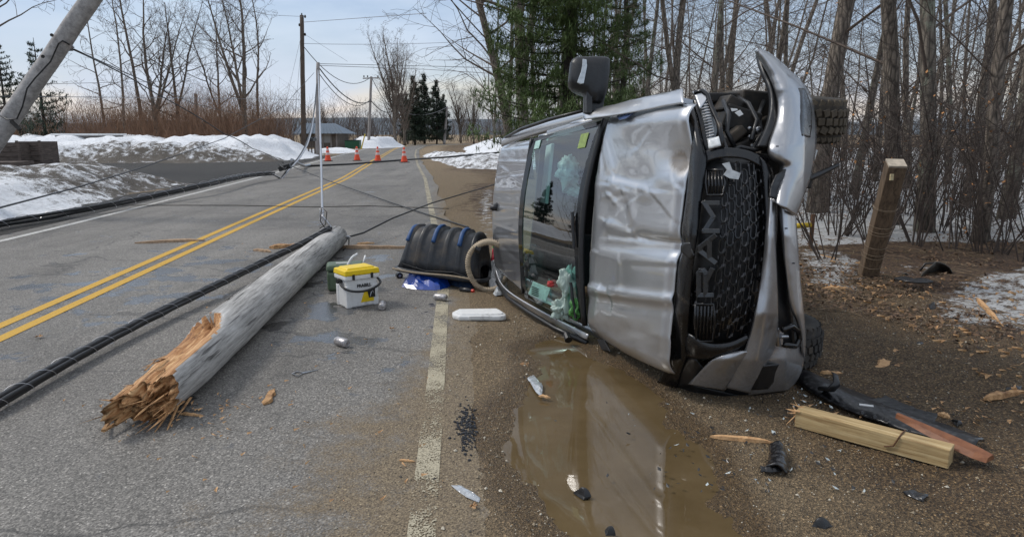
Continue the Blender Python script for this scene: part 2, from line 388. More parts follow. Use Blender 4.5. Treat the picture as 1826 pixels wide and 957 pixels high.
# road edges (world x at distance y), read along the painted lines
RY = np.array([-12, 0, 1.9, 4.2, 7.0, 11.8, 24.6, 36, 52, 69, 84.])
RR = np.array([-.10, -.24, -.31, -.48, -.70, -1.31, -3.03, -4.8, -7.1, -9.3, -10.6])
YC = np.array([-2.6, -3.55, -3.75, -3.93, -4.2, -4.66, -5.85, -7.35, -9.4, -11.6, -13.2])
LR = np.array([-6.2, -6.7, -6.85, -7.0, -7.2, -7.6, -9.0, -10.5, -12.5, -14.6, -16.2])
FAR = [(-11.3, 92), (-9.5, 99), (-5, 104), (3, 108), (20, 113), (70, 122)]
def edge_pts(xs, k):
    ys = np.concatenate([np.arange(-12, 12, .5), np.arange(12, 84, 1.5)])
    p = [(np.interp(y, RY, xs), y) for y in ys]
    off = (0, 2.4, 5.0)[k]
    for x, y in FAR: p.append((x-off*.9 if y < 100 else x-off*.25, y+off*(0.1 if y < 95 else .8)))
    return p
ER, EY, EL = edge_pts(RR, 0), edge_pts(YC, 1), edge_pts(LR, 2)
RZ_ = .012
def yr(Y): return np.interp(Y, RY, RR)
def yl(Y): return np.interp(Y, RY, LR)
def strip(name, mat, A, B, z, n=1, attrs=None, ext=(0, 0), kind='structure'):
    rows = []
    for (ax, ay), (bx, by) in zip(A, B):
        d = V((bx-ax, by-ay, 0)); L = d.length; d.normalize(); a = V((ax, ay, z))-d*ext[0]; b = V((bx, by, z))+d*ext[1]
        rows.append([a.lerp(b, k/n) for k in range(n+1)])
    m = MB().grid(rows); o = m.build(name, mat); tag(o, kind=kind)
    if attrs:
        P = np.array([tuple(v) for v in m.v])
        for k, fn in attrs.items(): vattr(o.data, k, fn(P[:, 0], P[:, 1]))
    return o
def resample(P, d=.25, ymax=14):
    out = []
    for (a, b) in zip(P[:-1], P[1:]):
        n = max(1, int(abs(b[1]-a[1])/d)) if b[1] < ymax else 1
        for k in range(n): out.append((a[0]+(b[0]-a[0])*k/n, a[1]+(b[1]-a[1])*k/n))
    return out+[P[-1]]
WETP = [gp(p) for p in ([(0, 480), (250, 470), (420, 440), (520, 470), (300, 560), (0, 690)], [(440, 460), (720, 450), (740, 640), (560, 680), (430, 640)], [(600, 690), (680, 690), (700, 760), (640, 760)], [(300, 690), (420, 680), (430, 740), (330, 750)])]
WETV = [.18, .17, .14, .10]
def wetf(x, y): 
    r = np.zeros(np.shape(x)); 
    for p, v in zip(WETP, WETV): r = np.maximum(r, v*sstep(-.3, .5, sdf(p, x, y)))
    return r
def mudf(x, y):
    t = x-np.interp(y, RY, RR)           # metres right of the white line
    wide = .62*np.exp(-((y-2.9)/1.5)**2)+.16
    return sstep(-wide*2.2, .35, t)*(1.0)*np.clip(1.3-y/30, .4, 1)
RIGHT = resample([(x+.30+.04*math.sin(y*3.1)+.05*math.sin(y*1.3), y) for x, y in resample(ER)]); LEFT = resample([(x-.35, y) for x, y in resample(EL)])
n_ = min(len(RIGHT), len(LEFT)); strip('road', ASPH, LEFT[:n_], RIGHT[:n_], RZ_, 40, {'wet': wetf, 'mud': mudf})
YELL = mat_line('yellow_road_paint', (.62, .36, .035), .22); WHT = mat_line('white_road_paint', (.44, .39, .28), .52, .9); WHT2 = mat_line('white_road_paint_far', (.60, .59, .56), .38)
def line(name, P, off, wd, mat, dz=.004, y0=-3):
    P = [p for p in resample(P) if p[1] >= y0]
    strip(name, mat, [(x+off-wd/2, y) for x, y in P], [(x+off+wd/2, y) for x, y in P], RZ_+dz, attrs={'bury': lambda x, y: (0.5*np.exp(-((y-3.75)/.28)**2)+.4*np.exp(-((y-2.72)/.16)**2)+.10*np.exp(-((y-8.6)/1.5)**2)) if mat == WHT else x*0})
line('road_marking_yellow_left', EY, -.115, .105, YELL); line('road_marking_yellow_right', EY, .115, .105, YELL)
line('road_marking_white_right', ER, 0, .112, WHT); line('road_marking_white_left', EL, 0, .12, WHT2)

PUD = gp([(938, 622), (1000, 596), (1055, 628), (1120, 672), (1175, 725), (1215, 765), (1245, 800), (1262, 850), (1300, 915), (1330, 990), (1280, 1120), (1080, 1060), (1000, 955), (960, 915), (925, 862), (915, 832), (893, 800), (888, 740), (925, 712), (945, 690), (955, 650)])
PUD2 = gp([(1420, 830), (1560, 800), (1780, 850), (1760, 900), (1500, 890)])
LEAFZ = gp([(1425, 470), (1520, 490), (1640, 540), (1700, 610), (1826, 620), (2100, 620), (2500, 480), (1826, 420), (1430, 400)])
SNOWZ = [(gp([(1640, 560), (1700, 505), (1826, 480), (2000, 470), (2050, 590), (1826, 592), (1700, 590)]), .62), (gp([(1405, 442), (1500, 448), (1560, 470), (1540, 520), (1480, 520), (1415, 505)]), .60),
         ([(2.9, 9.7), (14, 9.2), (60, 12), (60, 75), (3, 75), (2.0, 30)], .92), (gp([(845, 335), (885, 335), (885, 440), (862, 440), (850, 390)]), .6), (gp([(1560, 480), (1700, 470), (1700, 500), (1600, 520)]), .4), (gp([(1500, 525), (1560, 525), (1560, 560), (1480, 545)]), .3)]
DARKZ = [[(-7.6, 20), (-9.2, 26), (-11.3, 40), (-12.4, 50), (-20, 46), (-34, 40), (-34, 24), (-10, 20)], [(-6.9, 2), (-9.5, 2), (-10.4, 14), (-9.6, 21), (-8.3, 21)]]
FOOT = [(.6, 4.2), (1.9, 4.2), (2.4, 6), (2.2, 11), (-.2, 11), (.2, 6)]
def gh(X, Y):
    t = X-yr(Y); tl = X-yl(Y)
    z = .004+.018*fbm(X*1.2, Y*1.2, 4)+.016*fbm(X*6, Y*6, 4, .65)+.022*np.maximum(0, fbm(X*9+5, Y*7, 4, .6)-.05)*sstep(.5, 1.2, t)
    z = z+np.where(t > 1.6, .12*fbm(X*.9+4, Y*.9, 4)*sstep(1.6, 3.5, t), 0)+sstep(3.0, 7, X)*sstep(5, 9, Y)*.10
    z = z+np.where(tl < -1.5, .12*fbm(X*.5, Y*.5, 4), 0)
    s = sdf(PUD, X, Y)+.30*fbm(X*3.6, Y*3.6, 6, .6)
    z = z-.044*sstep(-.20, .16, s)*(X < 3)
    s2 = sdf(PUD2, X, Y)+.3*fbm(X*3+9, Y*3, 5); z = z-.010*sstep(-.05, .2, s2)
    road = sstep(-.12, .02, tl)*(1-sstep(.12, .26, t))*(Y < 90)
    z = z+.012*np.exp(-((t-.34)/.22)**2)
    return z*(1-road)-.03*road
def snowf(X, Y):
    r = np.zeros(X.shape)
    for p, v in SNOWZ: r = np.maximum(r, v*sstep(-.35, .35, sdf(p, X, Y)))
    return r
xs = np.concatenate([-np.geomspace(400, 16, 26), np.arange(-15, -7, .5), np.arange(-7, -.6, .4), np.arange(-.6, 4.6, .032), np.arange(4.6, 9, .11), np.geomspace(9, 500, 50)])
ys = np.concatenate([-np.geomspace(200, 2, 14), np.arange(-1.6, 1.5, .3), np.arange(1.5, 8.2, .035), np.arange(8.2, 16, .12), np.geomspace(16, 1500, 70)])
sheet('ground', GROUND, xs, ys, gh, {
    'snow': snowf, 'leaf': lambda X, Y: np.maximum(.62*sstep(-.5, .6, sdf(LEAFZ, X, Y)), .55*sstep(-.5, .6, sdf([(-1.2, 14), (.2, 11), (3, 11), (3, 22), (-1.8, 23)], X, Y))+.5*sstep(-.5, .6, sdf([(-3.4, 29), (3, 27), (6, 40), (-3, 44)], X, Y))), 'dark': lambda X, Y: np.maximum.reduce([sstep(-.6, .5, sdf(p, X, Y)) for p in DARKZ]),
    'sand': lambda X, Y: .80*(1-sstep(.9, 3.2, X-yr(Y)))+.35*sstep(12, 30, Y), 'wet': lambda X, Y: np.maximum(.95*sstep(-.40, .02, sdf(PUD, X, Y)), .5*sstep(-.5, .3, sdf(PUD2, X, Y)))})
t = NT('muddy_water'); t.set(color=t.ramp(t.noise(2.2, 6, .6), [(.3, (.088, .060, .028)), (.7, (.135, .096, .050))]), rough=.025, ior=1.33); t.b.inputs['Specular IOR Level'].default_value = .62
t.bump(t.noise(5, 3, .5), .05, .01)
WATER = t.m
o = MB().grid([[(x, y, -.0165) for x in (-.3, 1, 3)] for y in (1.0, 3, 5.6)]).build('puddle_water', WATER); tag(o, kind='structure')

def bank(name, poly, hmax, soft, dirtf, res=.12, rough=.5, seed=0, z0=-.05):
    P = np.array(poly); x0, y0 = P.min(0)-.5; x1, y1 = P.max(0)+.5
    def hf(X, Y):
        s = sdf(poly, X, Y)+.7*fbm(X*.9+seed, Y*.9, 5)
        h = sstep(-.1, soft, s)*hmax*(1+rough*1.6*fbm(X*.7+seed, Y*.7, 5))
        return z0+np.maximum(h, 0)+sstep(0, .5, s)*.16*fbm(X*2.6+seed, Y*2.6, 5)
    return sheet(name, SNOW, np.arange(x0, x1, res), np.arange(y0, y1, res), hf, {'dirt': dirtf}, mask=lambda X, Y: hf(X, Y) > z0+.001)
bank('snow_bank_near', [tuple(G(0, 397).xy), tuple(G(120, 376).xy), tuple(G(240, 352).xy), tuple(G(345, 330).xy), (-9.4, 22), (-13, 24), (-24, 22), (-24, 6), (-12.5, 7), (-9.7, 10)], .74, 2.4,
     lambda X, Y: sstep(12.5, 17.5, Y)*.95+.75*(1-sstep(.3, .9, -(X-yl(Y))-.4))-.18+.4*fbm(X, Y, 4))
bank('snow_bank_rear', [(-60, 36), (-34, 35), (-20, 38), (-12.9, 39), (-12.4, 45), (-14.5, 55), (-30, 56), (-60, 56)], 1.25, 3.2, lambda X, Y: .85*sstep(-30, -20, X)*(1-sstep(39.5, 42.5, Y))+.45*sstep(-15, -12, X)-.10+.25*(1-sstep(37, 40, Y)), res=.22, seed=3)
bank('snow_mound_far', [(-17.5, 76), (-14.2, 77), (-12.6, 82), (-13.5, 90), (-20, 86)], 1.1, 1.6, lambda X, Y: X*0-.3, res=.3, seed=7)
bank('snow_field_right', [(-3.6, 46), (1, 40), (9, 38), (16, 50), (14, 78), (-6, 84)], 1.0, 4, lambda X, Y: X*0-.22+.6*(1-sstep(41, 47, Y)), res=.3, seed=5)
bank('mud_mound_right', [(-4.2, 39), (-2.6, 32), (1.2, 30), (3, 36), (-1, 43), (-4.6, 50), (-6.1, 56), (-6.6, 50)], .42, 1.4, lambda X, Y: X*0+.55, res=.16, seed=9)
bank('snow_heap_by_shed', [(-13.6, 56), (-12.6, 60), (-14.5, 67), (-18, 66), (-18, 58)], .30, 1.4, lambda X, Y: X*0+.15, res=.2, seed=11)
# low hills at the horizon
hx = np.linspace(-900, 900, 90); rows = []
for k, (yy, s) in enumerate(((900, 0), (980, 1), (1100, .8))): rows.append([(x, yy, -4+s*(11+22*float(fbm(x*.004+3, .3, 4)+.5)) if s else -4) for x in hx])
o = MB().grid(rows).build('hills', M('hazed_wooded_hill', (.10, .12, .14), .9, scale=.05), smooth=True); tag(o, kind='structure')  # blue-grey distance haze is put into the hill colour

# ================================================================ TREES
def gen_tree(seed, h, r0, minr=.0022, br=(.4, .62), bl=(.20, .34), lean=(0, 0), b0=.25, n1=13, spread=.85, up=.25, levels=3, fork=False, dens=1.0, n2=7, n3=5, sides=8):
    R = random.Random(seed); T = MB(); B = MB()
    def path(p, d, L, n, jit, upk):
        pts = [V(p)]; d = d.normalized()
        for i in range(n):
            d = (d+V((R.gauss(0, jit), R.gauss(0, jit), R.gauss(0, jit*.6)+upk))).normalized(); pts.append(pts[-1]+d*(L/n))
        return pts
    def at(pts, t):
        k = min(int(t*(len(pts)-1)), len(pts)-2); return pts[k].lerp(pts[k+1], t*(len(pts)-1)-k), (pts[k+1]-pts[k]).normalized()
    def branch(p, d, L, r, lv):
        n = (7, 6, 4, 3)[lv]; pts = path(p, d, L, n, (.10, .16, .2, .24)[lv], (up*.35, up*.28, up*.12, .02)[lv])
        rr = [max(minr, r*(1-.86*i/n)) for i in range(n+1)]
        B.tube(pts, rr, (5, 4, 3, 3)[lv] if r > .006 else 3, cap=False)
        if lv >= levels: return
        m = int((n2, n3, 4)[min(lv, 2)]*dens*R.uniform(.8, 1.25))
        for k in range(m):
            t = R.uniform(.22, 1)if k else .97
            q, dd = at(pts, t); a = R.uniform(0, 6.283); _, e1, e2 = basis(dd)
            nd = dd*R.uniform(.45, .9)+(e1*math.cos(a)+e2*math.sin(a))*R.uniform(.5, .95)
            branch(q, nd, L*R.uniform(.32, .55)*(1.15-t*.45), max(.003, r*(1-.8*t)*.62), lv+1)
    n = 11
    tp = [V((0, 0, -.25))]; d = V((lean[0], lean[1], 1)).normalized()
    for i in range(n):
        d = (d+V((R.gauss(0, .045), R.gauss(0, .045), .02))).normalized(); tp.append(tp[-1]+d*(h/n))
    rr = [r0*(1-.82*(i/n)**.9) for i in range(n+1)]; rr[0] = r0*1.35
    T.tube(tp, rr, sides)
    tops = [(tp, rr)]
    if fork:
        for f in range(fork):
            q, dd = at(tp, R.uniform(.12, .35)); a = R.uniform(0, 6.28)
            pts = path(q, dd+V((math.cos(a), math.sin(a), 0))*.33, h*R.uniform(.6, .8), 9, .05, .05); r2 = [r0*.62*(1-.85*i/9) for i in range(10)]
            T.tube(pts, r2, 6); tops.append((pts, r2))
    for pts, r_ in tops:
        for k in range(int(n1*dens)):
            t = b0+(1-b0)*((k+R.random())/n1/dens); t = min(t, .985)
            q, dd = at(pts, t); a = k*2.4+R.uniform(-.5, .5)
            nd = V((math.cos(a)*spread, math.sin(a)*spread, R.uniform(.25, .8)))
            branch(q, nd, h*R.uniform(*bl)*(1.15-t*.75), r_[min(int(t*len(r_)), len(r_)-1)]*R.uniform(*br), 1)
    return T, B
def mk_tree(name, label, cat, gen, loc, bark, group=None, twig=None, rot=0, sc=1):
    e = empty(name, loc, label, cat, group); e.rotation_euler[2] = rot; e.scale = (sc, sc, sc)
    T, B = gen; T.build('trunk', bark, e, org=V((0, 0, 0)), smooth=True); B.build('crown', twig or TWIG, e, org=V((0, 0, 0)))
    return e
def clone(e, loc, rot=0, sc=1, label=None, name=None, rx=0, ry=0):
    c = e.copy(); COL.objects.link(c); c.location = loc; c.rotation_euler = (rx, ry, rot); c.scale = (sc, sc, sc)
    if label: c['label'] = label
    for ch in list(e.children):
        d = ch.copy(); COL.objects.link(d); d.parent = c
        for g in ch.children: k = g.copy(); COL.objects.link(k); k.parent = d
    return c
def GD(px, D, z=0):                    # ground point at forward distance D below a sight line
    d = D*math.cos(PITCH)+(H-z)*math.sin(PITCH); return V(((px-913)/F*d, D, z))
ta = gen_tree(11, 13, .20, minr=.0065, b0=.25, n1=16, fork=2, spread=.6, up=.4, n2=9, n3=8)
tb = gen_tree(12, 14, .16, minr=.0065, b0=.4, n1=12, spread=.7, up=.4, n2=9, n3=8)
tc_ = gen_tree(13, 12, .17, minr=.0065, b0=.2, n1=15, fork=1, spread=.95, up=.2, n2=9, n3=8)
td = gen_tree(14, 9, .09, minr=.0065, b0=.3, n1=14, spread=.9, up=.2, n2=8, n3=7)
LT = [(285, 56, ta, 'tall double stemmed bare tree behind the rear snow bank, left of the others', 1.0, .3), (325, 58, tc_, 'bare tree with crooked spreading limbs between the two forked roadside trees', 1.0, 2.0),
      (262, 58, tb, 'straight slender bare tree just left of the double stemmed tree', 1.15, 1.), (438, 54, ta, 'tall bare tree with twin upright trunks nearest the brown utility pole', 1.12, 4.1),
      (190, 56, td, 'thin bare sapling tree near the low white-roofed building', 1.4, .5), (228, 54, td, 'thin leaning bare tree rising behind the leaning utility pole gap', 1.5, 2.6), (395, 60, tc_, 'bushy bare tree between the twin trunk tree and the crooked tree', .9, 5.), (460, 58, tb, 'slim bare tree right behind the twin upright trunks', .95, 3.3),
      (-2, 30, tc_, 'bare tree at the left photo edge with limbs reaching over the pole', 1.0, 1.2)]
protos = {}
for px, D, g, lab, s, r in LT:
    loc = GD(px, D); loc.z = -.1
    if id(g) not in protos: protos[id(g)] = mk_tree('bare_tree', lab, 'tree', g, loc, BARK[0], 'bare trees along the left roadside', rot=r, sc=s)
    else: clone(protos[id(g)], loc, r, s, lab)
# bare trees outside the frame on the left, seen in the reflections of glass and paint
for i, (x, y, g, s) in enumerate([(-22, 16, ta, 1), (-26, 6, tc_, 1.1), (-24, -4, ta, 1), (-20, -12, tc_, 1.1), (-30, 0, tb, 1.2), (-18, -20, ta, 1.1)]):
    clone(protos[id(g)], (x, y, 0), i*1.3, s, 'bare tree out beyond the left road verge, outside the photo')
# centre far broad tree and its thin neighbours
tf = gen_tree(31, 13, .20, minr=.0065, b0=.08, n1=16, fork=5, spread=.42, up=.7, n2=8, n3=6)
far1 = mk_tree('bare_tree', 'large many-stemmed bare tree between the crossarm pole and the dark evergreens', 'tree', tf, GD(705, 84), BARK[0], 'bare trees at the road bend', rot=.4, sc=1.05)
for px, D, s, r, lab in [(722, 92, .9, 2.2, 'bare tree just left of the dark evergreen clump'), (822, 120, .8, 1., 'small pale bare tree right of the evergreens at the bend'), (845, 110, .65, 3., 'low bare tree right of the leaning far pole'), (585, 120, .5, 2., 'low bare tree behind the shed roof')]:
    clone(far1, GD(px, D), r, s, lab)
def conifer(seed, h, r, n=26, tuft=60, droop=.25, nl=.28, open_=.9, nw=.13, per=3):
    R = random.Random(seed); T = MB(); B = MB(); T.tube([(0, 0, -.2), (R.gauss(0, .1), 0, h*.5), (0, 0, h)], [h*.016, h*.011, .02], 7)
    for k in range(n):
        t = .10+.88*(k/n)**.9; z = h*t; m = 6 if t < .8 else 4
        for j in range(m):
            if R.random() > open_: continue
            a = R.uniform(0, 6.283); L = r*(1.02-t)**.75*R.uniform(.6, 1.12); p0 = V((0, 0, z)); dz = -droop*L
            pts = [p0+V((math.cos(a)*L*q, math.sin(a)*L*q, dz*q+.28*L*q*q)) for q in (0, .35, .7, 1)]
            T.tube(pts, [.028, .02, .012, .005], 3, cap=False)
            for i in range(int(tuft*L/r)+4):
                q = R.uniform(.15, 1.02); k2 = min(int(q*3), 2); c = pts[k2].lerp(pts[k2+1], q*3-k2) if q < 1 else pts[3]
                side = R.uniform(-1, 1)*(1.1-q)*L*.42; c = c+V((-math.sin(a)*side, math.cos(a)*side, R.gauss(0, .05)*L))
                for _ in range(per):
                    d = V((R.gauss(0, 1), R.gauss(0, 1), R.gauss(.35, .7))).normalized()*nl*R.uniform(.5, 1.2); _, e1, e2 = basis(d); wv = e1*nl*nw
                    b = len(B.v); B.v += [c-wv, c+wv, c+d]; B.face((b, b+1, b+2))
    return T, B
NEED = [M('spruce_needles', (.035, .055, .034), .8, var=.5, scale=1.2), M('pine_needles', (.13, .185, .065), .75, var=.5, scale=1.5)]
cf = conifer(5, 9.5, 2.4, 30, 60, .30, .40, .82, .09, 4)
c1 = mk_tree('spruce_tree', 'dark dense spruce at the bend, leftmost of the evergreen clump', 'tree', cf, GD(740, 98), BARK[2], 'dark evergreens at the road bend', NEED[0])
for px, D, s, lab in [(727, 108, .8, 'shorter dark spruce behind the bare trees at the bend'), (757, 112, 1.15, 'pointed dark spruce in the middle of the evergreen clump'), (779, 106, 1.0, 'bushy dark evergreen at the right of the clump'), (792, 118, .85, 'thin dark evergreen beside the far leaning pole')]: clone(c1, GD(px, D), s*3, s, lab)
wp = conifer(8, 11, 3.4, 17, 55, -.05, .34, .75)
c2 = mk_tree('pine_tree', 'dark pine with flat layered boughs behind the leaning utility pole', 'tree', wp, GD(85, 52), BARK[2], None, NEED[0], sc=.75)
clone(c2, GD(20, 58), 2.2, .8, 'dark pine at the left photo edge behind the wooden crates')
for i, (x, y) in enumerate([(-24, 4), (-23, -7), (-27, 12), (-28, 8)]): clone(c1, (x, y, 0), i*1.1, .55+.12*(i % 3), 'dark evergreen out beyond the left road verge, outside the photo')['group'] = 'evergreens outside the photo at left'
# right: big pine over the vehicle
pn = conifer(21, 12, 2.5, 44, 120, .12, .20, .92, .05, 10)
mk_tree('pine_tree', 'full green pine right behind the overturned truck roof', 'tree', pn, GD(1010, 17.5), BARK[2], None, NEED[1])
pn2 = conifer(23, 10, 1.9, 26, 70, .12, .20, .8, .05, 7)
mk_tree('pine_tree', 'green pine deeper in the woods behind the door mirror', 'tree', pn2, GD(1100, 27), BARK[2], None, NEED[1])
# right: the trees that lean over the road
tl1 = gen_tree(41, 15, .20, minr=.006, br=(.22, .38), bl=(.30, .48), lean=(-.20, .0), b0=.12, n1=30, spread=1.1, up=.10, n2=11, n3=8, dens=1.0)
mk_tree('bare_tree', 'bare tree leaning left over the road with long sweeping branches', 'tree', tl1, GD(925, 27), BARK[0], None)
tl2 = gen_tree(42, 16, .24, minr=.005, br=(.22, .4), bl=(.26, .40), lean=(-.04, 0), b0=.15, n1=20, fork=1, spread=.9, up=.2, n2=8, n3=5)
t2 = mk_tree('bare_tree', 'stout upright bare tree beside the leaning one left of the pine', 'tree', tl2, GD(938, 25), BARK[1], None)
clone(t2, GD(905, 40), 2., .7, 'smaller bare tree beyond the leaning roadside tree')
clone(t2, GD(880, 60), 3.2, .55, 'distant bare tree above the snow field at the right verge')
# woods: tall trunks
fa = gen_tree(51, 15, .118, minr=.003, br=(.11, .22), b0=.16, n1=20, spread=1.0, up=.06, n2=9, n3=7, sides=10); fb = gen_tree(52, 14, .095, minr=.003, br=(.14, .28), lean=(.05, 0), b0=.10, n1=20, spread=1.0, up=.08, n2=9, n3=7); fc = gen_tree(53, 12, .075, minr=.003, br=(.16, .3), lean=(-.07, 0), b0=.08, n1=20, spread=.95, up=.05, n2=9, n3=7)
WT = [(1195, 16, fa, .85, 'thick grey trunk directly above the truck hood'), (1262, 15, fb, .9, 'pale lichen covered trunk above the headlight'), (1340, 19, fa, .8, 'dark trunk standing behind the curled bumper horn'), (1455, 13.2, fa, 1.45, 'thickest rough barked trunk right above the muddy front tyre'),
      (1300, 22, fc, 1.3, 'slim trunk between the lichen trunk and the bumper horn'), (1585, 11.5, fa, 1.15, 'broad furrowed trunk immediately behind the leaning square post'), (1648, 10.6, fb, 1.35, 'stout lichen patched trunk right of the square post'), (1520, 17, fb, 1.1, 'straight trunk between the tyre and the square post'),
      (1745, 9.6, fc, 1.25, 'slanting grey trunk at the right above the broken wheel liner'), (1720, 14, fa, .8, 'upright trunk behind the slanting grey one'), (1790, 12, fb, 1.3, 'brown trunk near the right photo edge'), (1850, 11, fa, 1.1, 'trunk cut by the right photo edge'),
      (1140, 24, fb, 1.0, 'trunk between the door mirror and the hood'), (1230, 26, fc, 1.5, 'far thin trunk between two nearer trunks above the hood'), (1395, 24, fb, 1., 'far trunk seen past the bumper horn'), (1560, 22, fa, .8, 'far trunk in the gap left of the furrowed trunk'), (1620, 19, fc, 1.3, 'thin trunk between the furrowed and the lichen patched trunks'), (1690, 21, fb, 1., 'far trunk in the gap between the lichen trunk and the slanting one'), (1770, 20, fa, .9, 'far trunk left of the brown edge trunk')]
pr = {}
for i, (px, D, g, s, lab) in enumerate(WT):
    loc = GD(px, D); r = (i*1.7) % 6.28 if g is not fc else .3*(i % 3)
    if id(g) not in pr: pr[id(g)] = mk_tree('forest_tree', lab, 'tree', g, loc, BARK[1 if g is fb else 0], 'bare trees of the right hand woods', rot=r, sc=s)
    else: clone(pr[id(g)], loc, r, s, lab, rx=.06*math.sin(i*2.3), ry=.08*math.sin(i*1.7+1))
R2 = random.Random(99)
for i in range(105):                    # the woods behind them, trunk after trunk
    D = R2.uniform(26, 62); px = R2.uniform(960, 2000)
    clone(pr[id((fa, fb, fc)[i % 3])], GD(px, D), R2.uniform(0, 6.28), R2.uniform(.8, 1.25), 'thin bare tree deep in the right hand woods among many others', rx=R2.gauss(0, .05), ry=R2.gauss(0, .07))['group'] = 'deep woods trees past the first rows'
# saplings and low twiggy shrubs at the wood's edge
def shrub(seed, h, n, leafy=0):
    R = random.Random(seed); S = MB(); Lf = MB()
    for k in range(n):
        a = R.uniform(0, 6.28); L = h*R.uniform(.5, 1); d = V((math.cos(a)*R.uniform(.05, .6), math.sin(a)*R.uniform(.05, .6), 1)); p = V((math.cos(a)*.1, math.sin(a)*.1, -.05)); pts = [p]
        for i in range(6): d = (d.normalized()+V((R.gauss(0, .13), R.gauss(0, .13), 0))); pts.append(pts[-1]+d.normalized()*L/6)
        r = .0032*L+.003; S.tube(pts, [r*(1-.8*i/6) for i in range(7)], 4, cap=False)
        for j in range(9):
            i = R.randint(1, 5); q = pts[i].lerp(pts[i+1], R.random()); a = R.uniform(0, 6.28); dd = V((math.cos(a), math.sin(a), R.uniform(0, .8))).normalized(); l = L*R.uniform(.12, .36)
            m1 = q+dd*l*.5+V((0, 0, .03*l)); m2 = q+dd*l+V((R.gauss(0, .1), R.gauss(0, .1), .1))*l; S.tube([q, m1, m2], [.0032, .0026, .0015], 3, cap=False)
            for _ in range(2):
                dd2 = (dd+V((R.gauss(0, .6), R.gauss(0, .6), R.gauss(.2, .4)))).normalized(); S.tube([m1, m1+dd2*l*.5], [.0022, .0012], 3, cap=False)
            if leafy and R.random() < leafy:
                for _ in range(2):
                    c = q+dd*l*R.uniform(.5, 1); u = V((R.gauss(0, 1), R.gauss(0, 1), R.gauss(0, 1))).normalized()*.035; _, e1, e2 = basis(u); b = len(Lf.v)
                    Lf.v += [c, c+u*.6+e1*.018, c+u*1.6, c+u*.6-e1*.018]; Lf.face((b, b+1, b+2, b+3))
    return S, Lf
TAN = M('dead_beech_leaf', (.42, .20, .07), .7, var=.4, scale=8); SHR = M('shrub_stem', (.06, .045, .037), .85, var=.4)
shp = []
for i, (h, n, lf) in enumerate([(3.4, 7, .18), (2.2, 12, .1), (4.2, 5, .22), (2.8, 9, 0)]):
    S, Lf = shrub(60+i, h, n, lf); e = empty('woodland_shrub', (0, 0, 0), 'x', 'shrub', 'bare shrubs at the edge of the woods'); S.build('stems', SHR, e, org=V((0, 0, 0)))
    if lf: Lf.build('leaves', TAN, e, org=V((0, 0, 0)))
    shp.append(e)
SP = [(1490, 10.4, 0, 'multi stemmed bare shrub left of the square post'), (1560, 9.8, 3, 'dark stemmed shrub right behind the square post'), (1450, 12, 1, 'low twiggy shrub beside the yellow gate arm'), (1625, 9.2, 2, 'tall arching sapling between post and lichen trunk'), (1700, 8.8, 0, 'arching shrub above the broken wheel liner'), (1760, 8.6, 1, 'dense low shrub at the foot of the slanting trunk'), (1810, 8.2, 2, 'tall shrub at the right photo edge'), (1665, 10.5, 3, 'shrub behind the arching sapling'), (1530, 12.5, 2, 'tall sapling in the gap between the tyre and post'), (1600, 13, 1, 'low shrub in the snow behind the furrowed trunk'), (1850, 9.5, 3, 'shrub just beyond the right edge trunk'), (1480, 14.5, 3, 'thin shrub in the snow farther behind the gate arm'), (1740, 11.5, 2, 'tall leafy sapling behind the slanting trunk'),
      (1160, 18, 2, 'leafy sapling over the hood near the pine'), (1230, 17, 2, 'tan leaved sapling between the two trunks over the hood'), (1380, 16, 0, 'bare sapling behind the bumper horn'), (1100, 20, 0, 'sapling near the big pine'), (1790, 14, 0, 'sapling behind the tall edge shrub')]
SP += [(1475+28*i, 8.6+((i*37) % 11)*.45, i % 4, 'thin bare shrub among the many at the wood edge') for i in range(13)]+[(1130+45*i, 15+((i*29) % 7), (i*3+2) % 4, 'leafy or bare sapling beyond the overturned truck') for i in range(8)]
used = set()
for i, (px, D, k, lab) in enumerate(SP):
    loc = GD(px, D, .03)
    if k in used: clone(shp[k], loc, i*1.9, 1+.15*math.sin(i*3), lab)
    else: shp[k].location = loc; shp[k]['label'] = lab; used.add(k)
# uncountable brush: left thicket, woods floor tangle, far scrub
def brush(name, mat, spots, seed, lean=.3, w=.012):
    R = random.Random(seed); m = MB()
    for (x0, x1, y0, y1, h0, h1, n) in spots:
        for k in range(n):
            y = R.uniform(y0, y1); x = R.uniform(x0, x1); h = R.uniform(h0, h1)*(.55+.9*(float(fbm(x*.35+9, y*.2, 3))+.5)); p = V((x, y, -.1)); q = p+V((R.gauss(0, lean)*h*.5, R.gauss(0, lean)*h*.5, h*.6)); e = q+V((R.gauss(0, lean)*h*.5, R.gauss(0, lean)*h*.5, h*.4))
            m.tube([p, q, e], [w, w*.7, w*.3], 3, cap=False)
            for _ in range(4):
                s = p.lerp(q, R.uniform(.3, 1)) if R.random() < .5 else q.lerp(e, R.random()); l = h*R.uniform(.15, .35)
                m.tube([s, s+V((R.gauss(0, .5), R.gauss(0, .5), .6))*l], [w*.55, w*.25], 3, cap=False)
    o = m.build(name, mat); tag(o, kind='stuff'); return o
b = brush('roadside_brush', BRUSH, [(-32, -18.3, 51, 60, 2.4, 4.8, 1700), (-34, -21.0, 60, 68, 2.4, 4.6, 700), (-60, -30, 50, 75, 2.2, 4, 1500), (-30, -15, -8, 7.5, 3.0, 6.5, 1300)], 1)
tag(b, 'thicket of reddish brown leafless brush behind the left snow bank', 'brush')
b = brush('distant_scrub', M('far_scrub', (.085, .065, .055), .9, var=.4, scale=.5), [(-90, -14, 100, 135, 3.5, 7, 1500), (-16, 60, 128, 170, 3.5, 7, 1300), (6, 26, 62, 90, 3, 7, 700)], 2, w=.03)
tag(b, 'grey brown scrub woods far beyond the road bend', 'scrub')
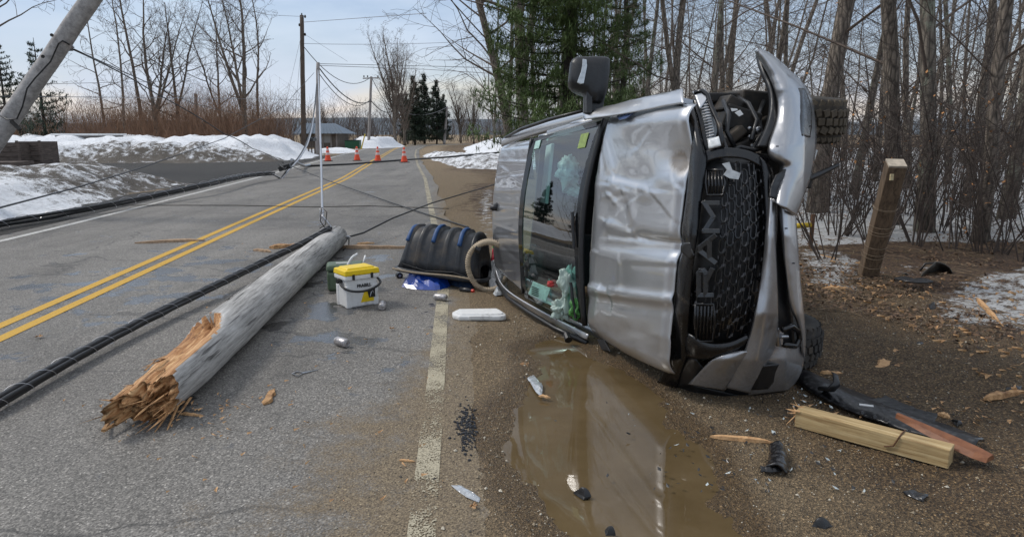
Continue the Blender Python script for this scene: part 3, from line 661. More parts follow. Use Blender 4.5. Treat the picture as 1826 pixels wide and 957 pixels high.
b = brush('woodland_brush', M('wood_brush', (.11, .082, .064), .9, var=.4), [(5, 30, 26, 44, .5, 2.2, 600), (2.6, 40, 44, 75, 1.2, 4.2, 1000), (3.9, 14, 9.5, 22, .4, 2.2, 520)], 3, w=.006)
tag(b, 'fine tangle of twigs and dead stems filling the right hand woods', 'undergrowth')

# ================================================================ OVERTURNED TRUCK
TL = V((2.10599788, 3.83998714, .84379297)); a_ = [math.radians(v) for v in (2064.12274369, 1623.7585158, 454.34714615)]
TR = Matrix.Rotation(a_[2], 3, 'Z') @ Matrix.Rotation(a_[1], 3, 'Y') @ Matrix.Rotation(a_[0], 3, 'X')
def W(x, y, z): return TR @ V((x, y, z))+TL      # truck axes: x forward, y driver side, z roof
tx, ty, tz = TR @ V((1, 0, 0)), TR @ V((0, 1, 0)), TR @ V((0, 0, 1))
truck = empty('pickup_truck', (1.2, 5.0, 0), 'crumpled silver pickup truck lying on its passenger side, roof towards the road', 'truck')
def interp_curve(pts, t):
    pts = [V(p) for p in pts]; L = [0]
    for a, b in zip(pts[:-1], pts[1:]): L.append(L[-1]+(b-a).length)
    t = t*L[-1]
    for i in range(len(pts)-1):
        if t <= L[i+1] or i == len(pts)-2: return pts[i].lerp(pts[i+1], min(1, (t-L[i])/max(1e-9, L[i+1]-L[i])))
def smooth_curve(P, n):
    """n+1 samples of a chaikin-smoothed polyline"""
    P = [V(p) for p in P]
    for _ in range(2):
        Q = [P[0]]
        for a, b in zip(P[:-1], P[1:]): Q += [a.lerp(b, .25), a.lerp(b, .75)]
        P = Q+[P[-1]]
    return [interp_curve(P, k/n) for k in range(n+1)]
def seg_d(x, y, s):
    ax, ay, bx, by = s[:4]; ex, ey = bx-ax, by-ay; t = max(0, min(1, ((x-ax)*ex+(y-ay)*ey)/(ex*ex+ey*ey))); qx, qy = x-ax-t*ex, y-ay-t*ey
    sd = math.copysign(1, ex*qy-ey*qx); return math.hypot(qx, qy), sd, t
def patch(left, right, ni, nj, dl, dr, nrm, hfun=None, dent=None, sm=True, lip=.05, lipdir=V((0, 0, 0))):
    """panel surface between two edge curves (sight coordinates); dl, dr: distance at top, bottom"""
    fn = smooth_curve if sm else (lambda P, n: [interp_curve(P, k/n) for k in range(n+1)])
    A = fn([(x, y, 0) for x, y in left], ni); B = fn([(x, y, 0) for x, y in right], ni); rows = []
    for i in range(ni+1):
        t = i/ni; row = []
        for j in range(nj+1):
            s = j/nj; q = A[i].lerp(B[i], s); d = (dl[0]+(dl[1]-dl[0])*t)*(1-s)+(dr[0]+(dr[1]-dr[0])*t)*s
            p = U(q.x, q.y, d)
            if hfun: p = p+nrm*hfun(s, t, q.x, q.y)
            row.append(p)
        rows.append(row)
    return rows
HN = -tz*.9+V((0, 0, 0)); HN = V((-.97, -.24, 0))           # outward from hood and roof
CREASE = [(1071, 318, 1110, 330, 16, .012), (1110, 330, 1172, 338, 14, .020), (1172, 338, 1226, 300, 20, .016), (1100, 396, 1150, 420, 9, .014), (1150, 420, 1218, 434, 9, -.013), (1085, 448, 1215, 462, 12, .014),
          (1060, 512, 1200, 532, 10, .020), (1060, 528, 1200, 546, 12, -.018), (1096, 215, 1165, 320, 40, -.012), (1165, 205, 1205, 300, 34, .012), (1150, 345, 1138, 400, 7, .010), (1128, 352, 1142, 402, 7, -.010), (1078, 240, 1100, 300, 10, .012),
          (1070, 585, 1190, 640, 22, -.014), (1110, 610, 1185, 600, 16, .010), (1120, 470, 1118, 515, 8, .008), (1068, 440, 1100, 400, 8, .009), (1080, 520, 1072, 575, 8, .012), (1100, 425, 1216, 437, 4, .010), (1062, 508, 1099, 521, 4, .014), (1099, 521, 1101, 546, 4, -.012), (1100, 320, 1168, 336, 5, .012), (1086, 350, 1100, 346, 4, .008), (1100, 346, 1112, 358, 4, .009), (1112, 358, 1128, 352, 4, .008), (1150, 470, 1215, 474, 4, -.008), (1172, 232, 1150, 262, 4, -.008), (1072, 250, 1080, 300, 4, .010)]
def hoodh(s, t, x, y):
    h = .05*math.sin(math.pi*s)*.6+.035*math.sin(math.pi*min(1, max(0, t)))**.5
    for c in CREASE:
        d, sg, _ = seg_d(x, y, c); h += .42*c[5]*math.exp(-(d/c[4])**2)+c[5]*.30*sg*(1-math.exp(-(d/(c[4]*.6))**2))*math.exp(-(d/(c[4]*2.2))**2)
    h += .006*(float(fbm(x*.011+3, y*.011, 3)))*(math.sin(math.pi*s)**.5 if 0 < s < 1 else 0)
    e = min(t, 1-t)
    if e < .07: h -= .06*(1-e/.07)**2
    if s > .93: h -= .03*((s-.93)/.07)**2
    dx, dy = x-1222, y-288; h -= .035*math.exp(-(dx*dx/700+dy*dy/500))
    return h
HL = [(1088, 198), (1084, 222), (1079, 262), (1071, 314), (1068, 360), (1062, 430), (1057, 515), (1052, 575), (1052, 600)]
HR = [(1216, 186), (1224, 218), (1233, 258), (1229, 285), (1225, 339), (1219, 385), (1214, 414), (1220, 439), (1209, 469), (1202, 530), (1195, 594), (1196, 619), (1178, 668)]
rows = patch(HL, HR, 130, 80, (5.06, 5.2), (3.90, 4.08), HN, hoodh)
hm_ = MB().grid(rows); hood = hm_.build('hood', SILVER, truck, smooth=True, solid=.006); sc_a = []
for v in hm_.v:
    q_ = v-C0; dd_ = q_.dot(FW); hx_, hy_ = 913+F*q_.x/dd_, 478.5-F*q_.dot(UP)/dd_
    sc_a.append(max(0, 1-math.hypot((hx_-1214)/26, (hy_-288)/34))*1.3+.35*max(0, 1-math.hypot((hx_-1110)/26, (hy_-352)/14))+.5*max(0, 1-math.hypot((hx_-1160)/50, (hy_-650)/22)))
vattr(hood.data, 'scuff', sc_a)
hood['label'] = 'dented and creased silver hood'
# badge by the hood hinge, hood scoop insert, washer nozzle
def pxpoly(P, d, n=None, th=.01, name='panel', mat=BLACKP, parent=truck, bevel=.003, off=0):
    """flat moulded piece: outline on a plane at distance d (number or (left,right,top,bottom gradient))"""
    xs_ = [p[0] for p in P]; ys_ = [p[1] for p in P]; x0, x1, y0, y1 = min(xs_), max(xs_), min(ys_), max(ys_)
    if not hasattr(d, '__len__'): d = (d, d, 0)
    pts = [U(x, y, d[0]+(d[1]-d[0])*(x-x0)/(x1-x0)+d[2]*(y-y0)/(y1-y0)) for x, y in P]
    c = sum(pts, V())/len(pts); nn = V()
    for a, b in zip(pts, pts[1:]+pts[:1]): nn += (a-c).cross(b-c)
    nn.normalize()
    if nn.dot(C0-c) < 0: nn = -nn; pts = pts[::-1]
    if off: pts = [p+nn*off for p in pts]
    m = MB().prism(pts, nn, th)
    return m.build(name, mat, parent, bevel=bevel) if name else m
def on_hood(x, y):                     # distance of the hood surface along that sight line
    s = min(1, max(0, (x-1068)/(150))); t = (y-200)/460; return (5.06+.14*t)*(1-s)+(3.9+.18*t)*s-.03
def hp(P, name, mat, th=.012, bev=.003, lift=.02):
    def q(x, y):
        s_ = min(1, max(0, (x-1068)/150)); t_ = min(1, max(0, (y-200)/460)); return U(x, y, on_hood(x, y)+.03)+HN*(hoodh(s_, t_, x, y)+lift)
    pts = [q(x, y) for x, y in P]; return MB().prism(pts, HN, th).build(name, mat, truck, bevel=bev)
hp([(1070, 548), (1080, 545), (1108, 541), (1117, 546), (1116, 553), (1100, 559), (1078, 562), (1069, 556)], 'hood_scoop_trim', STEEL)
hp([(1101, 207), (1108, 197), (1132, 199), (1124, 212), (1112, 214)], 'hood_badge', M('badge_blue', (.03, .06, .16), .3, coat=.5), lift=.02)
hp([(1070, 604), (1084, 604), (1098, 625), (1080, 622)], 'torn_seal', BLACKP, lift=.012)
def hood_pt(x, y, lift):
    s_ = min(1, max(0, (x-1068)/155)); t_ = min(1, max(0, (y-198)/466)); return U(x, y, (5.06+.14*t_)*(1-s_)+(3.9+.18*t_)*s_)+HN*(hoodh(s_, t_, x, y)+lift)
# driver-side fender crown seen over the hood seam
rows = patch([(1040, 199), (1042, 214)], [(1217, 158), (1220, 185)], 10, 40, (5.25, 5.12), (4.1, 3.95), V((-.3, -.1, .95)), lambda s, t, x, y: .012*math.sin(math.pi*t)+.015*float(fbm(x*.02, y*.05, 3)), sm=False)
MB().grid(rows).build('fender', SILVER, truck, smooth=True, solid=.008)
rows = patch([(1085, 191), (1086, 201)], [(1218, 181), (1221, 192)], 3, 30, (5.2, 5.12), (4.06, 3.98), HN, sm=False)
MB().grid(rows).build('hood_seam', GLOSSB, truck, solid=.02)
# windscreen
def wsh(s, t, x, y): return .085*math.sin(math.pi*t)**.8+.02*math.sin(math.pi*s)
WL = [(952, 247), (949, 300), (945, 360), (942, 430), (939, 500), (937, 530)]; WR = [(1082, 213), (1076, 260), (1068, 320), (1060, 400), (1054, 500), (1046, 580)]
GT = mat_glass('windscreen_glass', (.60, .86, .82), .16)
MB().grid(patch(WL, WR, 30, 16, (5.72, 5.85), (5.12, 5.24), HN, wsh)).build('windscreen', GT, truck, smooth=True)
def frame_strip(P, d, w, mat, name, lift=.01):
    return MB().tube([U(x, y, dd)+HN*lift for (x, y), dd in zip(P, d)], w, 6, flat=.5).build(name, mat, truck, smooth=True)
def lerpn(a, b, n): return [a+(b-a)*i/(n-1) for i in range(n)]
wr = [(x, y) for x, y in WR]; m = MB(); 
def ws_pt(s, t, lift=.006):
    A = smooth_curve([(x, y, 0) for x, y in WL], 40); B = smooth_curve([(x, y, 0) for x, y in WR], 40); i = min(40, int(t*40+.5)); q = A[i].lerp(B[i], s)
    d = (5.72+.13*t)*(1-s)+(5.12+.12*t)*s; return U(q.x, q.y, d)+HN*(wsh(s, t, 0, 0)+lift)
def ws_band(s0, s1, t0, t1, n=24):
    return [[ws_pt(s0(t) if callable(s0) else s0, t) , ws_pt(s1(t) if callable(s1) else s1, t)] for t in [t0+(t1-t0)*k/n for k in range(n+1)]]
FRIT = M('black_glass_border', (.012, .013, .014), .12, coat=.3)
m.grid(ws_band(.0, .07, 0, 1)); m.grid(ws_band(lambda t: .93-.04*math.sin(math.pi*t), 1.0, 0, 1)); m.grid(ws_band(0, 1, 0, .035, 2)); m.grid(ws_band(0, 1, .965, 1, 2)); m.build('windscreen_border', FRIT, truck, smooth=True)
MB().grid([[ws_pt(a, b, .008) for a in (.74, .84)] for b in (.06, .125)]).build('inspection_sticker', M('green_sticker', (.26, .36, .10), .5), truck)
MB().grid([[ws_pt(a, b, .008) for a in (.07, .15)] for b in (.03, .075)]).build('toll_sticker', M('pale_sticker', (.45, .68, .62), .5), truck)
for q, (a0, a1, b0, b1) in enumerate([(.88, .93, .45, .62), (.87, .91, .80, .97)]): MB().tube([ws_pt(a0+(a1-a0)*k/5, b0+(b1-b0)*k/5, .03) for k in range(6)], .012, 6).build('wiper', BLACKP, truck)
MB().tube([ws_pt(1.0, t, .012) for t in [k/20 for k in range(21)]], .022, 8).build('cowl_seal', BLACKP, truck, smooth=True)
# pillars and roof rails: silver bands above and below the glass
rows = patch([(897, 252), (900, 247), (948, 226), (1036, 203), (1060, 197), (1088, 192)], [(895, 262), (905, 258), (952, 243), (1040, 220), (1066, 212), (1086, 204)], 60, 6, (7.0, 5.15), (7.0, 5.1), V((-.4, -.1, .9)), lambda s, t, x, y: .03*math.sin(math.pi*s))
MB().grid(rows).build('roof_rail', SILVER, truck, smooth=True, solid=.01)
MB().tube([U(x, y, d) for x, y, d in ((898, 247, 7.0), (930, 230, 6.3), (980, 213, 5.8), (1038, 198, 5.3))], [.012, .016, .016, .012], 6).build('roof_trim', BLACKP, truck, smooth=True)
rows = patch([(884, 478), (890, 500), (905, 518), (940, 540), (990, 566), (1050, 596)], [(886, 500), (893, 512), (908, 528), (942, 551), (990, 580), (1048, 604)], 50, 8, (7.0, 5.25), (7.02, 5.27), V((-.5, -.1, -.8)), lambda s, t, x, y: .02*math.sin(math.pi*s))
MB().grid(rows).build('windscreen_pillar', SILVER, truck, smooth=True, solid=.01)
MB().tube([U(x, y, d) for x, y, d in ((886, 502, 6.98), (905, 531, 6.5), (942, 556, 5.95), (990, 585, 5.6), (1047, 611, 5.3))], .02, 6).build('door_seal', BLACKP, truck, smooth=True)
# roof skin with buckled creases
RC = [(893, 262+26*k, 948, 258+27*k+5*math.sin(k*2.1), 2.6, (.016 if k % 2 else -.014)) for k in range(10)]
RC += [(900, 300, 940, 330, 4, .012), (925, 330, 938, 420, 5, .016), (905, 440, 940, 470, 4, -.014), (890, 400, 930, 415, 3, .012)]
def roofh(s, t, x, y):
    h = .05*math.sin(math.pi*t)
    for c in RC:
        d, sg, _ = seg_d(x, y, c); h += c[5]*.25*math.exp(-(d/c[4])**2)
    h += .008*float(fbm(x*.03, y*.04, 3)); e = min(t, 1-t)
    if e < .06: h -= .06*(1-e/.06)**2
    return h
rows = patch([(895, 256), (891, 300), (888, 360), (885, 430), (884, 485)], [(952, 247), (949, 300), (945, 360), (942, 430), (939, 500), (937, 534)], 150, 34, (7.05, 7.1), (5.74, 5.87), HN, roofh)
rf = MB().grid(rows).build('roof', SILVER, truck, smooth=True, solid=.006); rf['label'] = 'buckled silver roof skin'
MB().tube([U(952-.012*(y-247)*4.4, y, 5.73+.13*(y-247)/280)+HN*(.02+.05*math.sin(math.pi*(y-247)/285)) for y in range(247, 533, 11)], .013, 6).build('glass_seal', BLACKP, truck, smooth=True)
o = MB().tube([U(889, 368, 6.9), U(878, 371, 6.9), U(874, 371, 6.9)], [.045, .03, .012], 8).build('roof_antenna', BLACKP, truck, smooth=True)
# body shell in truck axes
def wb(m, x0, x1, y0, y1, z0, z1):
    b = len(m.v)
    for z in (z0, z1):
        for x, y in ((x0, y0), (x1, y0), (x1, y1), (x0, y1)): m.v.append(W(x, y, z))
    for q in ((0, 3, 2, 1), (4, 5, 6, 7), (0, 1, 5, 4), (1, 2, 6, 5), (2, 3, 7, 6), (3, 0, 4, 7)): m.face([b+i for i in q])
    return m
LIN = M('cabin_lining', (.022, .022, .024), .9, scale=60)
for sgn in (1, -1):
    rr_ = []
    for x, zt in ((-1.45, 1.10), (-2.4, 1.12), (-3.75, 1.14)):
        rr_.append([W(x, sgn*.80, .38), W(x, sgn*.93, .55), W(x, sgn*.96, .85), W(x, sgn*.90, zt)])
    for k in range(2):
        MB().grid([[a.lerp(b, .01) for a, b in zip(rr_[k], rr_[k+1])], [a.lerp(b, .99) for a, b in zip(rr_[k], rr_[k+1])]]).build('door', SILVER, truck, smooth=False, solid=.05)
    for (x, xz) in ((-1.45, -2.05), (-2.75, -2.78), (-3.75, -3.5)):
        MB().tube([W(x, sgn*.90, 1.10), W(xz, sgn*.66, 1.72)], [.05, .045], 8).build('cab_pillar', SILVER, truck, smooth=True)
    for x0, x1, u0, u1 in ((-1.5, -2.7, -2.1, -2.72), (-2.8, -3.7, -2.82, -3.45)):
        MB().grid([[W(x0, sgn*.905, 1.11), W(x1, sgn*.905, 1.11)], [W(u0, sgn*.665, 1.72), W(u1, sgn*.665, 1.72)]]).build('side_window', GT, truck)
m = MB(); wb(m, -1.4, -3.8, -.86, .86, .38, .46); wb(m, -3.72, -3.8, -.85, .85, .46, 1.6); m.build('cab_floor', LIN, truck)
m = MB(); wb(m, -1.42, -1.62, -.80, .80, .5, 1.12); wb(m, -1.55, -1.85, -.70, .70, .85, 1.08); m.build('dashboard', LIN, truck, bevel=.03)
for y in (-.40, .40):
    m = MB(); wb(m, -2.2, -2.75, y-.24, y+.24, .62, .80); wb(m, -2.68, -2.84, y-.24, y+.24, .8, 1.35); wb(m, -2.7, -2.82, y-.13, y+.13, 1.36, 1.56); m.build('seat', LIN, truck, bevel=.04)
c = W(-1.92, .40, 1.10); AX = (tx*-.85+tz*.5).normalized(); _, e1, e2 = basis(AX)
MB().tube([c+e1*math.cos(a)*.19+e2*math.sin(a)*.19 for a in [k*math.pi/12 for k in range(25)]], .017, 8, cap=False).build('steering_wheel', BLACKP, truck, smooth=True)
AIRB = M('airbag_cloth', (.62, .68, .66), .8, var=.08, scale=12, bump=.4, bd=.02)
def blob(c, r, seed, mat, name, parent, sq=(1, 1, 1), amp=.5, n=18, Mx=None, org=None):
    m = MB(); g = []
    for i in range(n+1):
        ph = math.pi*i/n; row = []
        for j in range(2*n+1):
            th = math.pi*j/n; d = V((math.sin(ph)*math.cos(th), math.sin(ph)*math.sin(th), math.cos(ph)))
            k = 1+amp*mnoise.noise(d*2.1+V((seed, 0, 0)))+amp*.5*abs(mnoise.noise(d*4.7+V((0, seed, 0))))+amp*.28*abs(mnoise.noise(d*9+V((0, 0, seed))))-amp*.16*abs(mnoise.noise(d*17+V((seed, 2, 0))))
            p = V((d.x*sq[0], d.y*sq[1], d.z*sq[2]))*r*k
            if Mx is not None: p = Mx @ p
            row.append(V(c)+p)
        g.append(row)
    m.grid(g); return m.build(name, mat, parent, smooth=True, org=org)
blob(U(1012, 306, 5.75), .082, 3, AIRB, 'airbag', truck, (1, .8, 1.3), .55, 40)
blob(U(1024, 340, 5.82), .055, 5, AIRB, 'airbag', truck, (1.4, .8, .7), .6, 36)
MB().grid([[W(x, .80-.12*u+.03*math.sin(x*9+u*3), 1.12+.55*u) for u in (0, .25, .5, .75, 1)] for x in [-1.9-.12*q for q in range(14)]]).build('added_curtain_airbag', AIRB, truck, smooth=True, solid=.02)  # pale curtain airbag added to lighten the view through the upper glass
m = MB(); wb(m, -2.15, -2.5, .1, .6, 1.66, 1.69); m.build('sun_visor', AIRB, truck, bevel=.008)
# truck bed, chassis, wheels
for y in (.92, -.92):
    m = MB(); wb(m, -3.86, -5.75, y-.05, y+.05, .6, 1.18); m.build('bed_side', SILVER, truck, bevel=.02)
m = MB(); wb(m, -5.70, -5.76, -.86, .86, .65, 1.18); m.build('tailgate', SILVER, truck, bevel=.02)
m = MB(); wb(m, -3.9, -5.7, -.86, .86, .62, .67); m.build('bed_floor', BLACKP, truck)
m = MB(); wb(m, -.45, -5.7, .38, .48, .28, .42); wb(m, -.45, -5.7, -.48, -.38, .28, .42); wb(m, -1.9, -2.0, -.4, .4, .28, .4); wb(m, -3.4, -3.5, -.4, .4, .28, .4); wb(m, -1.9, -4.4, -.1, .02, .22, .32); m.build('chassis', DARKM, truck, bevel=.01)
m = MB(); wb(m, -.30, -1.3, -.62, .55, .50, .98); wb(m, -.5, -1.2, -.2, .3, .35, .6); wb(m, -.45, -.7, .1, .5, .95, 1.05); m.build('engine_bay', DARKM, truck, bevel=.03)
TREADM = M('dusty_tread', (.095, .076, .053), .9, var=.4, scale=20, bump=.4)
def wheel(c, mat, r=.42, wd=.27, ax=None):
    ax = (ax or ty).normalized(); a, e1, e2 = basis(ax, V((.1, 1, 0))); Mx = Matrix((e1, e2, a)).transposed()
    prof = [(.24, -wd*.42), (r*.80, -wd*.5), (r*.92, -wd*.50), (r*.965, -wd*.44), (r-.008, -wd*.30), (r-.006, 0), (r-.008, wd*.30), (r*.965, wd*.44), (r*.92, wd*.50), (r*.80, wd*.5), (.24, wd*.42)]
    t = MB().lathe(c, prof, 48, Mx).build('tyre', mat, truck, smooth=True)
    m = MB(); nb = 42
    for k in range(nb):
        for q in range(5):
            th = 2*math.pi*(k+(.5 if q % 2 else 0))/nb; z = (-.38+.19*q)*wd; ro = r+.003-(.022 if q in (0, 4) else 0); cc = c+Mx @ V((math.cos(th)*ro, math.sin(th)*ro, z))
            Rm = Mx @ Matrix.Rotation(th, 3, 'Z') @ Matrix.Rotation((.45, -.35, .1, .35, -.45)[q], 3, 'X'); m.box(cc, (.016, 2*math.pi*r/nb*(.72+.1*math.sin(k*5+q)), wd*.155), Rm)
    m.build('tread', TREADM if mat == TYRETAN else mat, t, bevel=.002)
    h = MB().lathe(c, [(.05, -wd*.1), (.23, -wd*.1), (.24, -wd*.42), (.225, -wd*.42), (.2, wd*.2), (.21, wd*.4), (.24, wd*.42), (.235, wd*.3), (.05, wd*.25)], 24, Mx).build('rim', DARKM, t, smooth=True)
wheel(U(1392, 207, 4.75), TYRETAN, .405, .28, V((.06, -.10, 1)))
wheel(V((1.712, 4.74, .165)), RUBBER, .42, .28, V((.03, .02, 1)))
wheel(W(-4.62, .86, .36), RUBBER); wheel(W(-4.62, -.86, .36), RUBBER)
m = MB(); m.tube([W(-.95, -.75, .36), W(-.95, .7, .36)], .05, 8); m.tube([W(-4.62, -.75, .36), W(-4.62, .75, .36)], .06, 8); m.build('axle', DARKM, truck)
pxpoly([(1447, 262), (1459, 268), (1418, 384), (1410, 378)], 4.5, name='side_step', mat=M('step_white', (.66, .67, .68), .35), th=.05)
MB().tube([U(1420, 328, 4.25), U(1458, 312, 4.3), U(1495, 294, 4.35)], [.022, .018, .012], 6).build('torn_strip', BLACKP, truck)
# ---- front end
def FD(x, y):
    d = np.interp(x, [1200, 1216, 1240, 1290, 1350, 1400, 1430, 1455], [4.05, 3.96, 3.86, 3.79, 3.79, 3.88, 4.02, 4.30])
    d += np.interp(y, [90, 160, 260, 420, 560, 640, 705], [.42, .22, .07, 0, .05, .18, .40]); return float(d)
def fp(left, right, name, mat, lift=0, h=None, ni=50, nj=16, th=.012, sm=True, parent=None, smooth=True):
    fn = smooth_curve if sm else (lambda P, n: [interp_curve(P, k/n) for k in range(n+1)])
    A = fn([(x, y, 0) for x, y in left], ni); B = fn([(x, y, 0) for x, y in right], ni); rows = []
    for i in range(ni+1):
        row = []
        for j in range(nj+1):
            q = A[i].lerp(B[i], j/nj); row.append(U(q.x, q.y, FD(q.x, q.y)-lift-(h(j/nj, i/ni, q.x, q.y) if h else 0)))
        rows.append(row)
    return MB().grid(rows).build(name, mat, parent or truck, smooth=smooth, solid=th)
def FU(x, y, lift=0): return U(x, y, FD(x, y)-lift)
# black surround that follows the hood edge
HE = [(1216, 182), (1226, 218), (1236, 258), (1231, 285), (1227, 339), (1221, 385), (1216, 414), (1222, 439), (1211, 469), (1204, 530), (1197, 594), (1198, 622), (1180, 668), (1172, 680)]
fp(HE, [(1236, 190), (1246, 222), (1254, 262), (1262, 285), (1252, 339), (1246, 400), (1240, 440), (1234, 500), (1229, 560), (1226, 600), (1228, 625), (1216, 660), (1206, 692)], 'grille_surround', GLOSSB, .02, lambda s, t, x, y: .03*math.sin(math.pi*s)+.008*float(fbm(x*.08, y*.03, 3)), 90, 10)
fp([(1355, 278), (1362, 330), (1366, 400), (1360, 480), (1345, 560), (1330, 608)], [(1375, 300), (1384, 350), (1385, 420), (1376, 500), (1360, 560), (1347, 612)], 'grille_surround', GLOSSB, .01, lambda s, t, x, y: .03*math.sin(math.pi*s), 60, 6)
fp([(1250, 272), (1280, 262), (1330, 266), (1372, 285)], [(1252, 292), (1285, 280), (1330, 282), (1360, 300)], 'grille_surround', GLOSSB, .01, None, 20, 6)
fp([(1226, 592), (1260, 612), (1300, 612), (1332, 596)], [(1220, 634), (1255, 642), (1310, 632), (1345, 612)], 'grille_surround', GLOSSB, .015, lambda s, t, x, y: .02*math.sin(math.pi*s), 30, 8)
# backing well of the grille
fp([(1248, 280), (1240, 400), (1228, 520), (1222, 605)], [(1362, 285), (1368, 400), (1356, 520), (1332, 610)], 'grille_backing', BLACKP, -.075, None, 30, 10, sm=False)
# honeycomb of elongated cells
GLn = [(1252, 286), (1247, 380), (1240, 440), (1232, 520), (1225, 600)]; GRn = [(1356, 288), (1364, 400), (1360, 470), (1346, 550), (1328, 604)]
def gpt(s, t, lift=0):
    a = interp_curve([(x, y, 0) for x, y in GLn], t); b = interp_curve([(x, y, 0) for x, y in GRn], t); q = a.lerp(b, s); return FU(q.x, q.y, lift-.004-.02*0+.028*math.sin(math.pi*t)*0)
CLIP = M('grille_clip_grey', (.075, .075, .08), .4)
mesh = MB(); clips = MB(); ncol = 9; nr = 11
def blocked(s, t):
    return (s < .33 and (t < .19 or .20 < t < .40 or .41 < t < .60 or .60 < t < .77 or .79 < t < .99)) or (t < .20 and s < .40)
for c in range(ncol):
    s = (c+.5)/ncol
    for r in range(nr+1):
        t = (r+(.5 if c % 2 else 0))/(nr+.5)
        if t > .98 or t < .02 or blocked(s, t): continue
        ds, dt = .42/ncol, .44/nr; bend = .006*math.sin(c*3+r*5)
        P = [(-.86, -.70), (-.35, -1), (.35, -1), (.86, -.70), (.86, .70), (.35, 1), (-.35, 1), (-.86, .70), (-.86, -.70)]
        mesh.tube([gpt(s+ds*u*1.05+bend, t+dt*v, .0) for u, v in P], .0056, 5, cap=False)
        for sg in ((-1, 1) if (c+r) % 2 else (1,)):
            clips.tube([gpt(s+ds*.9*sg, t+dt*(.35*sg+.0), .006), gpt(s+ds*.95*sg, t+dt*(.75*sg), .008)], .0042, 4)
        if (c*7+r*3) % 3 == 0: clips.tube([gpt(s, t+dt*1.0, .010), gpt(s+ds*.5, t+dt*.78, .010), gpt(s+ds*.5, t+dt*.45, .008)], .0036, 4)
mesh.cm = 1; nv = len(mesh.v); mesh.v += clips.v
for f in clips.f: mesh.face([i+nv for i in f])
mesh.build('grille_mesh', [GLOSSB, CLIP], truck)
# raised letters reading up the grille
LETM = M('grille_letter_grey', (.024, .025, .027), .28, .3, coat=.6)
def letter(strokes, x0, x1, y0, y1, name='letter'):
    """strokes in a 0-1 box, read with the letter turned a quarter left"""
    m = MB()
    for st in strokes:
        for a, b in zip(st[:-1], st[1:]):
            pa, pb = [FU(x0+(x1-x0)*(1-v), y1-(y1-y0)*u, .028) for u, v in (a, b)]
            d = (pb-pa); L = d.length; d.normalize(); z = (C0-pa).normalized(); yv = z.cross(d).normalized(); z = d.cross(yv)
            m.box((pa+pb)/2, (L+.022, .028, .030), Matrix((d, yv, z)).transposed())
    return m.build(name, LETM, truck, bevel=.004)
letter([[(0, 0), (0, 1), (.85, 1), (.95, .85), (.95, .62), (.85, .48), (0, .48)], [(.5, .48), (1, 0)]], 1246, 1270, 480, 526)
letter([[(0, 0), (.42, 1), (.58, 1), (1, 0)], [(.2, .38), (.8, .38)]], 1249, 1275, 420, 468)
letter([[(0, 0), (0, 1), (.5, .35), (1, 1), (1, 0)]], 1256, 1281, 362, 412)
for (x0, x1, y0, y1) in ((1264, 1288, 303, 348), (1245, 1270, 542, 608)):   # slotted vents at both ends of the lettering
    m = MB()
    for k in range(5): m.tube([FU(x0+(x1-x0)*k/4, y0+3, .02), FU(x0+(x1-x0)*k/4-(3 if y0 > 500 else 0), y1-3, .02)], .0065, 6)
    m.tube([FU(x0-4, y0, .02), FU(x1+2, y0, .02), FU(x1+5, (y0+y1)/2, .02), FU(x1+1, y1, .02), FU(x0-3, y1, .02), FU(x0-6, (y0+y1)/2, .02), FU(x0-4, y0, .02)], .008, 6); m.build('grille_vent', GLOSSB, truck, smooth=True)
MB().prism([FU(x, y, .035) for x, y in ((1287, 292), (1300, 289), (1305, 303), (1320, 309), (1316, 320), (1300, 318), (1290, 312), (1296, 303))], -ty.cross(tz), .006).build('torn_paint_flake', M('pale_flake', (.45, .47, .48), .4), truck)
m = MB(); m.grid([[FU(1288+dx, 270+dy, .03+.004*dx % 3) for dx in (0, 30, 70)] for dy in (0, 10, 22)]); 
# lower fascia pieces
fp([(1206, 668), (1216, 655), (1228, 632), (1240, 640)], [(1196, 690), (1215, 690), (1240, 684), (1268, 672)], 'lower_fascia', BLACKP, .0, None, 20, 8)
fp([(1318, 626), (1290, 632), (1268, 641), (1250, 660), (1228, 684)], [(1346, 626), (1326, 655), (1312, 672), (1300, 686), (1292, 694)], 'lower_fascia', SILVER2, .035, lambda s, t, x, y: .03*math.sin(math.pi*s), 40, 10)
fp([(1228, 684), (1215, 690), (1206, 690)], [(1352, 712), (1300, 712), (1200, 696)], 'lower_fascia', BLACKP, -.03, None, 10, 20, sm=False)
# main bumper: inner blade, slot, outer blade, corner
fp([(1372, 352), (1368, 400), (1362, 470), (1352, 535), (1338, 600), (1318, 650), (1296, 690)], [(1382, 352), (1381, 420), (1384, 500), (1386, 560), (1386, 612), (1362, 655), (1338, 700)], 'bumper', SILVER2, .05, lambda s, t, x, y: .045*math.sin(math.pi*s)+.012*float(fbm(x*.05, y*.02, 3)), 90, 14)
fp([(1374, 345), (1380, 420), (1383, 500), (1385, 560), (1384, 618)], [(1392, 340), (1402, 420), (1408, 500), (1412, 560), (1416, 618)], 'bumper_slot', BLACKP, -.06, None, 50, 6)
fp([(1386, 352), (1394, 420), (1403, 500), (1409, 548), (1424, 575), (1430, 620)], [(1416, 352), (1420, 420), (1425, 490), (1431, 550), (1436, 600), (1434, 640)], 'bumper', SILVER, .03, lambda s, t, x, y: .05*math.sin(math.pi*s)+.01*float(fbm(x*.06, y*.03, 3)), 90, 12)
fp([(1384, 610), (1362, 652), (1345, 685), (1334, 703)], [(1434, 618), (1432, 650), (1420, 680), (1404, 694)], 'bumper_corner', SILVER2, .02, lambda s, t, x, y: .05*math.sin(math.pi*s)*math.sin(math.pi*t), 30, 30)
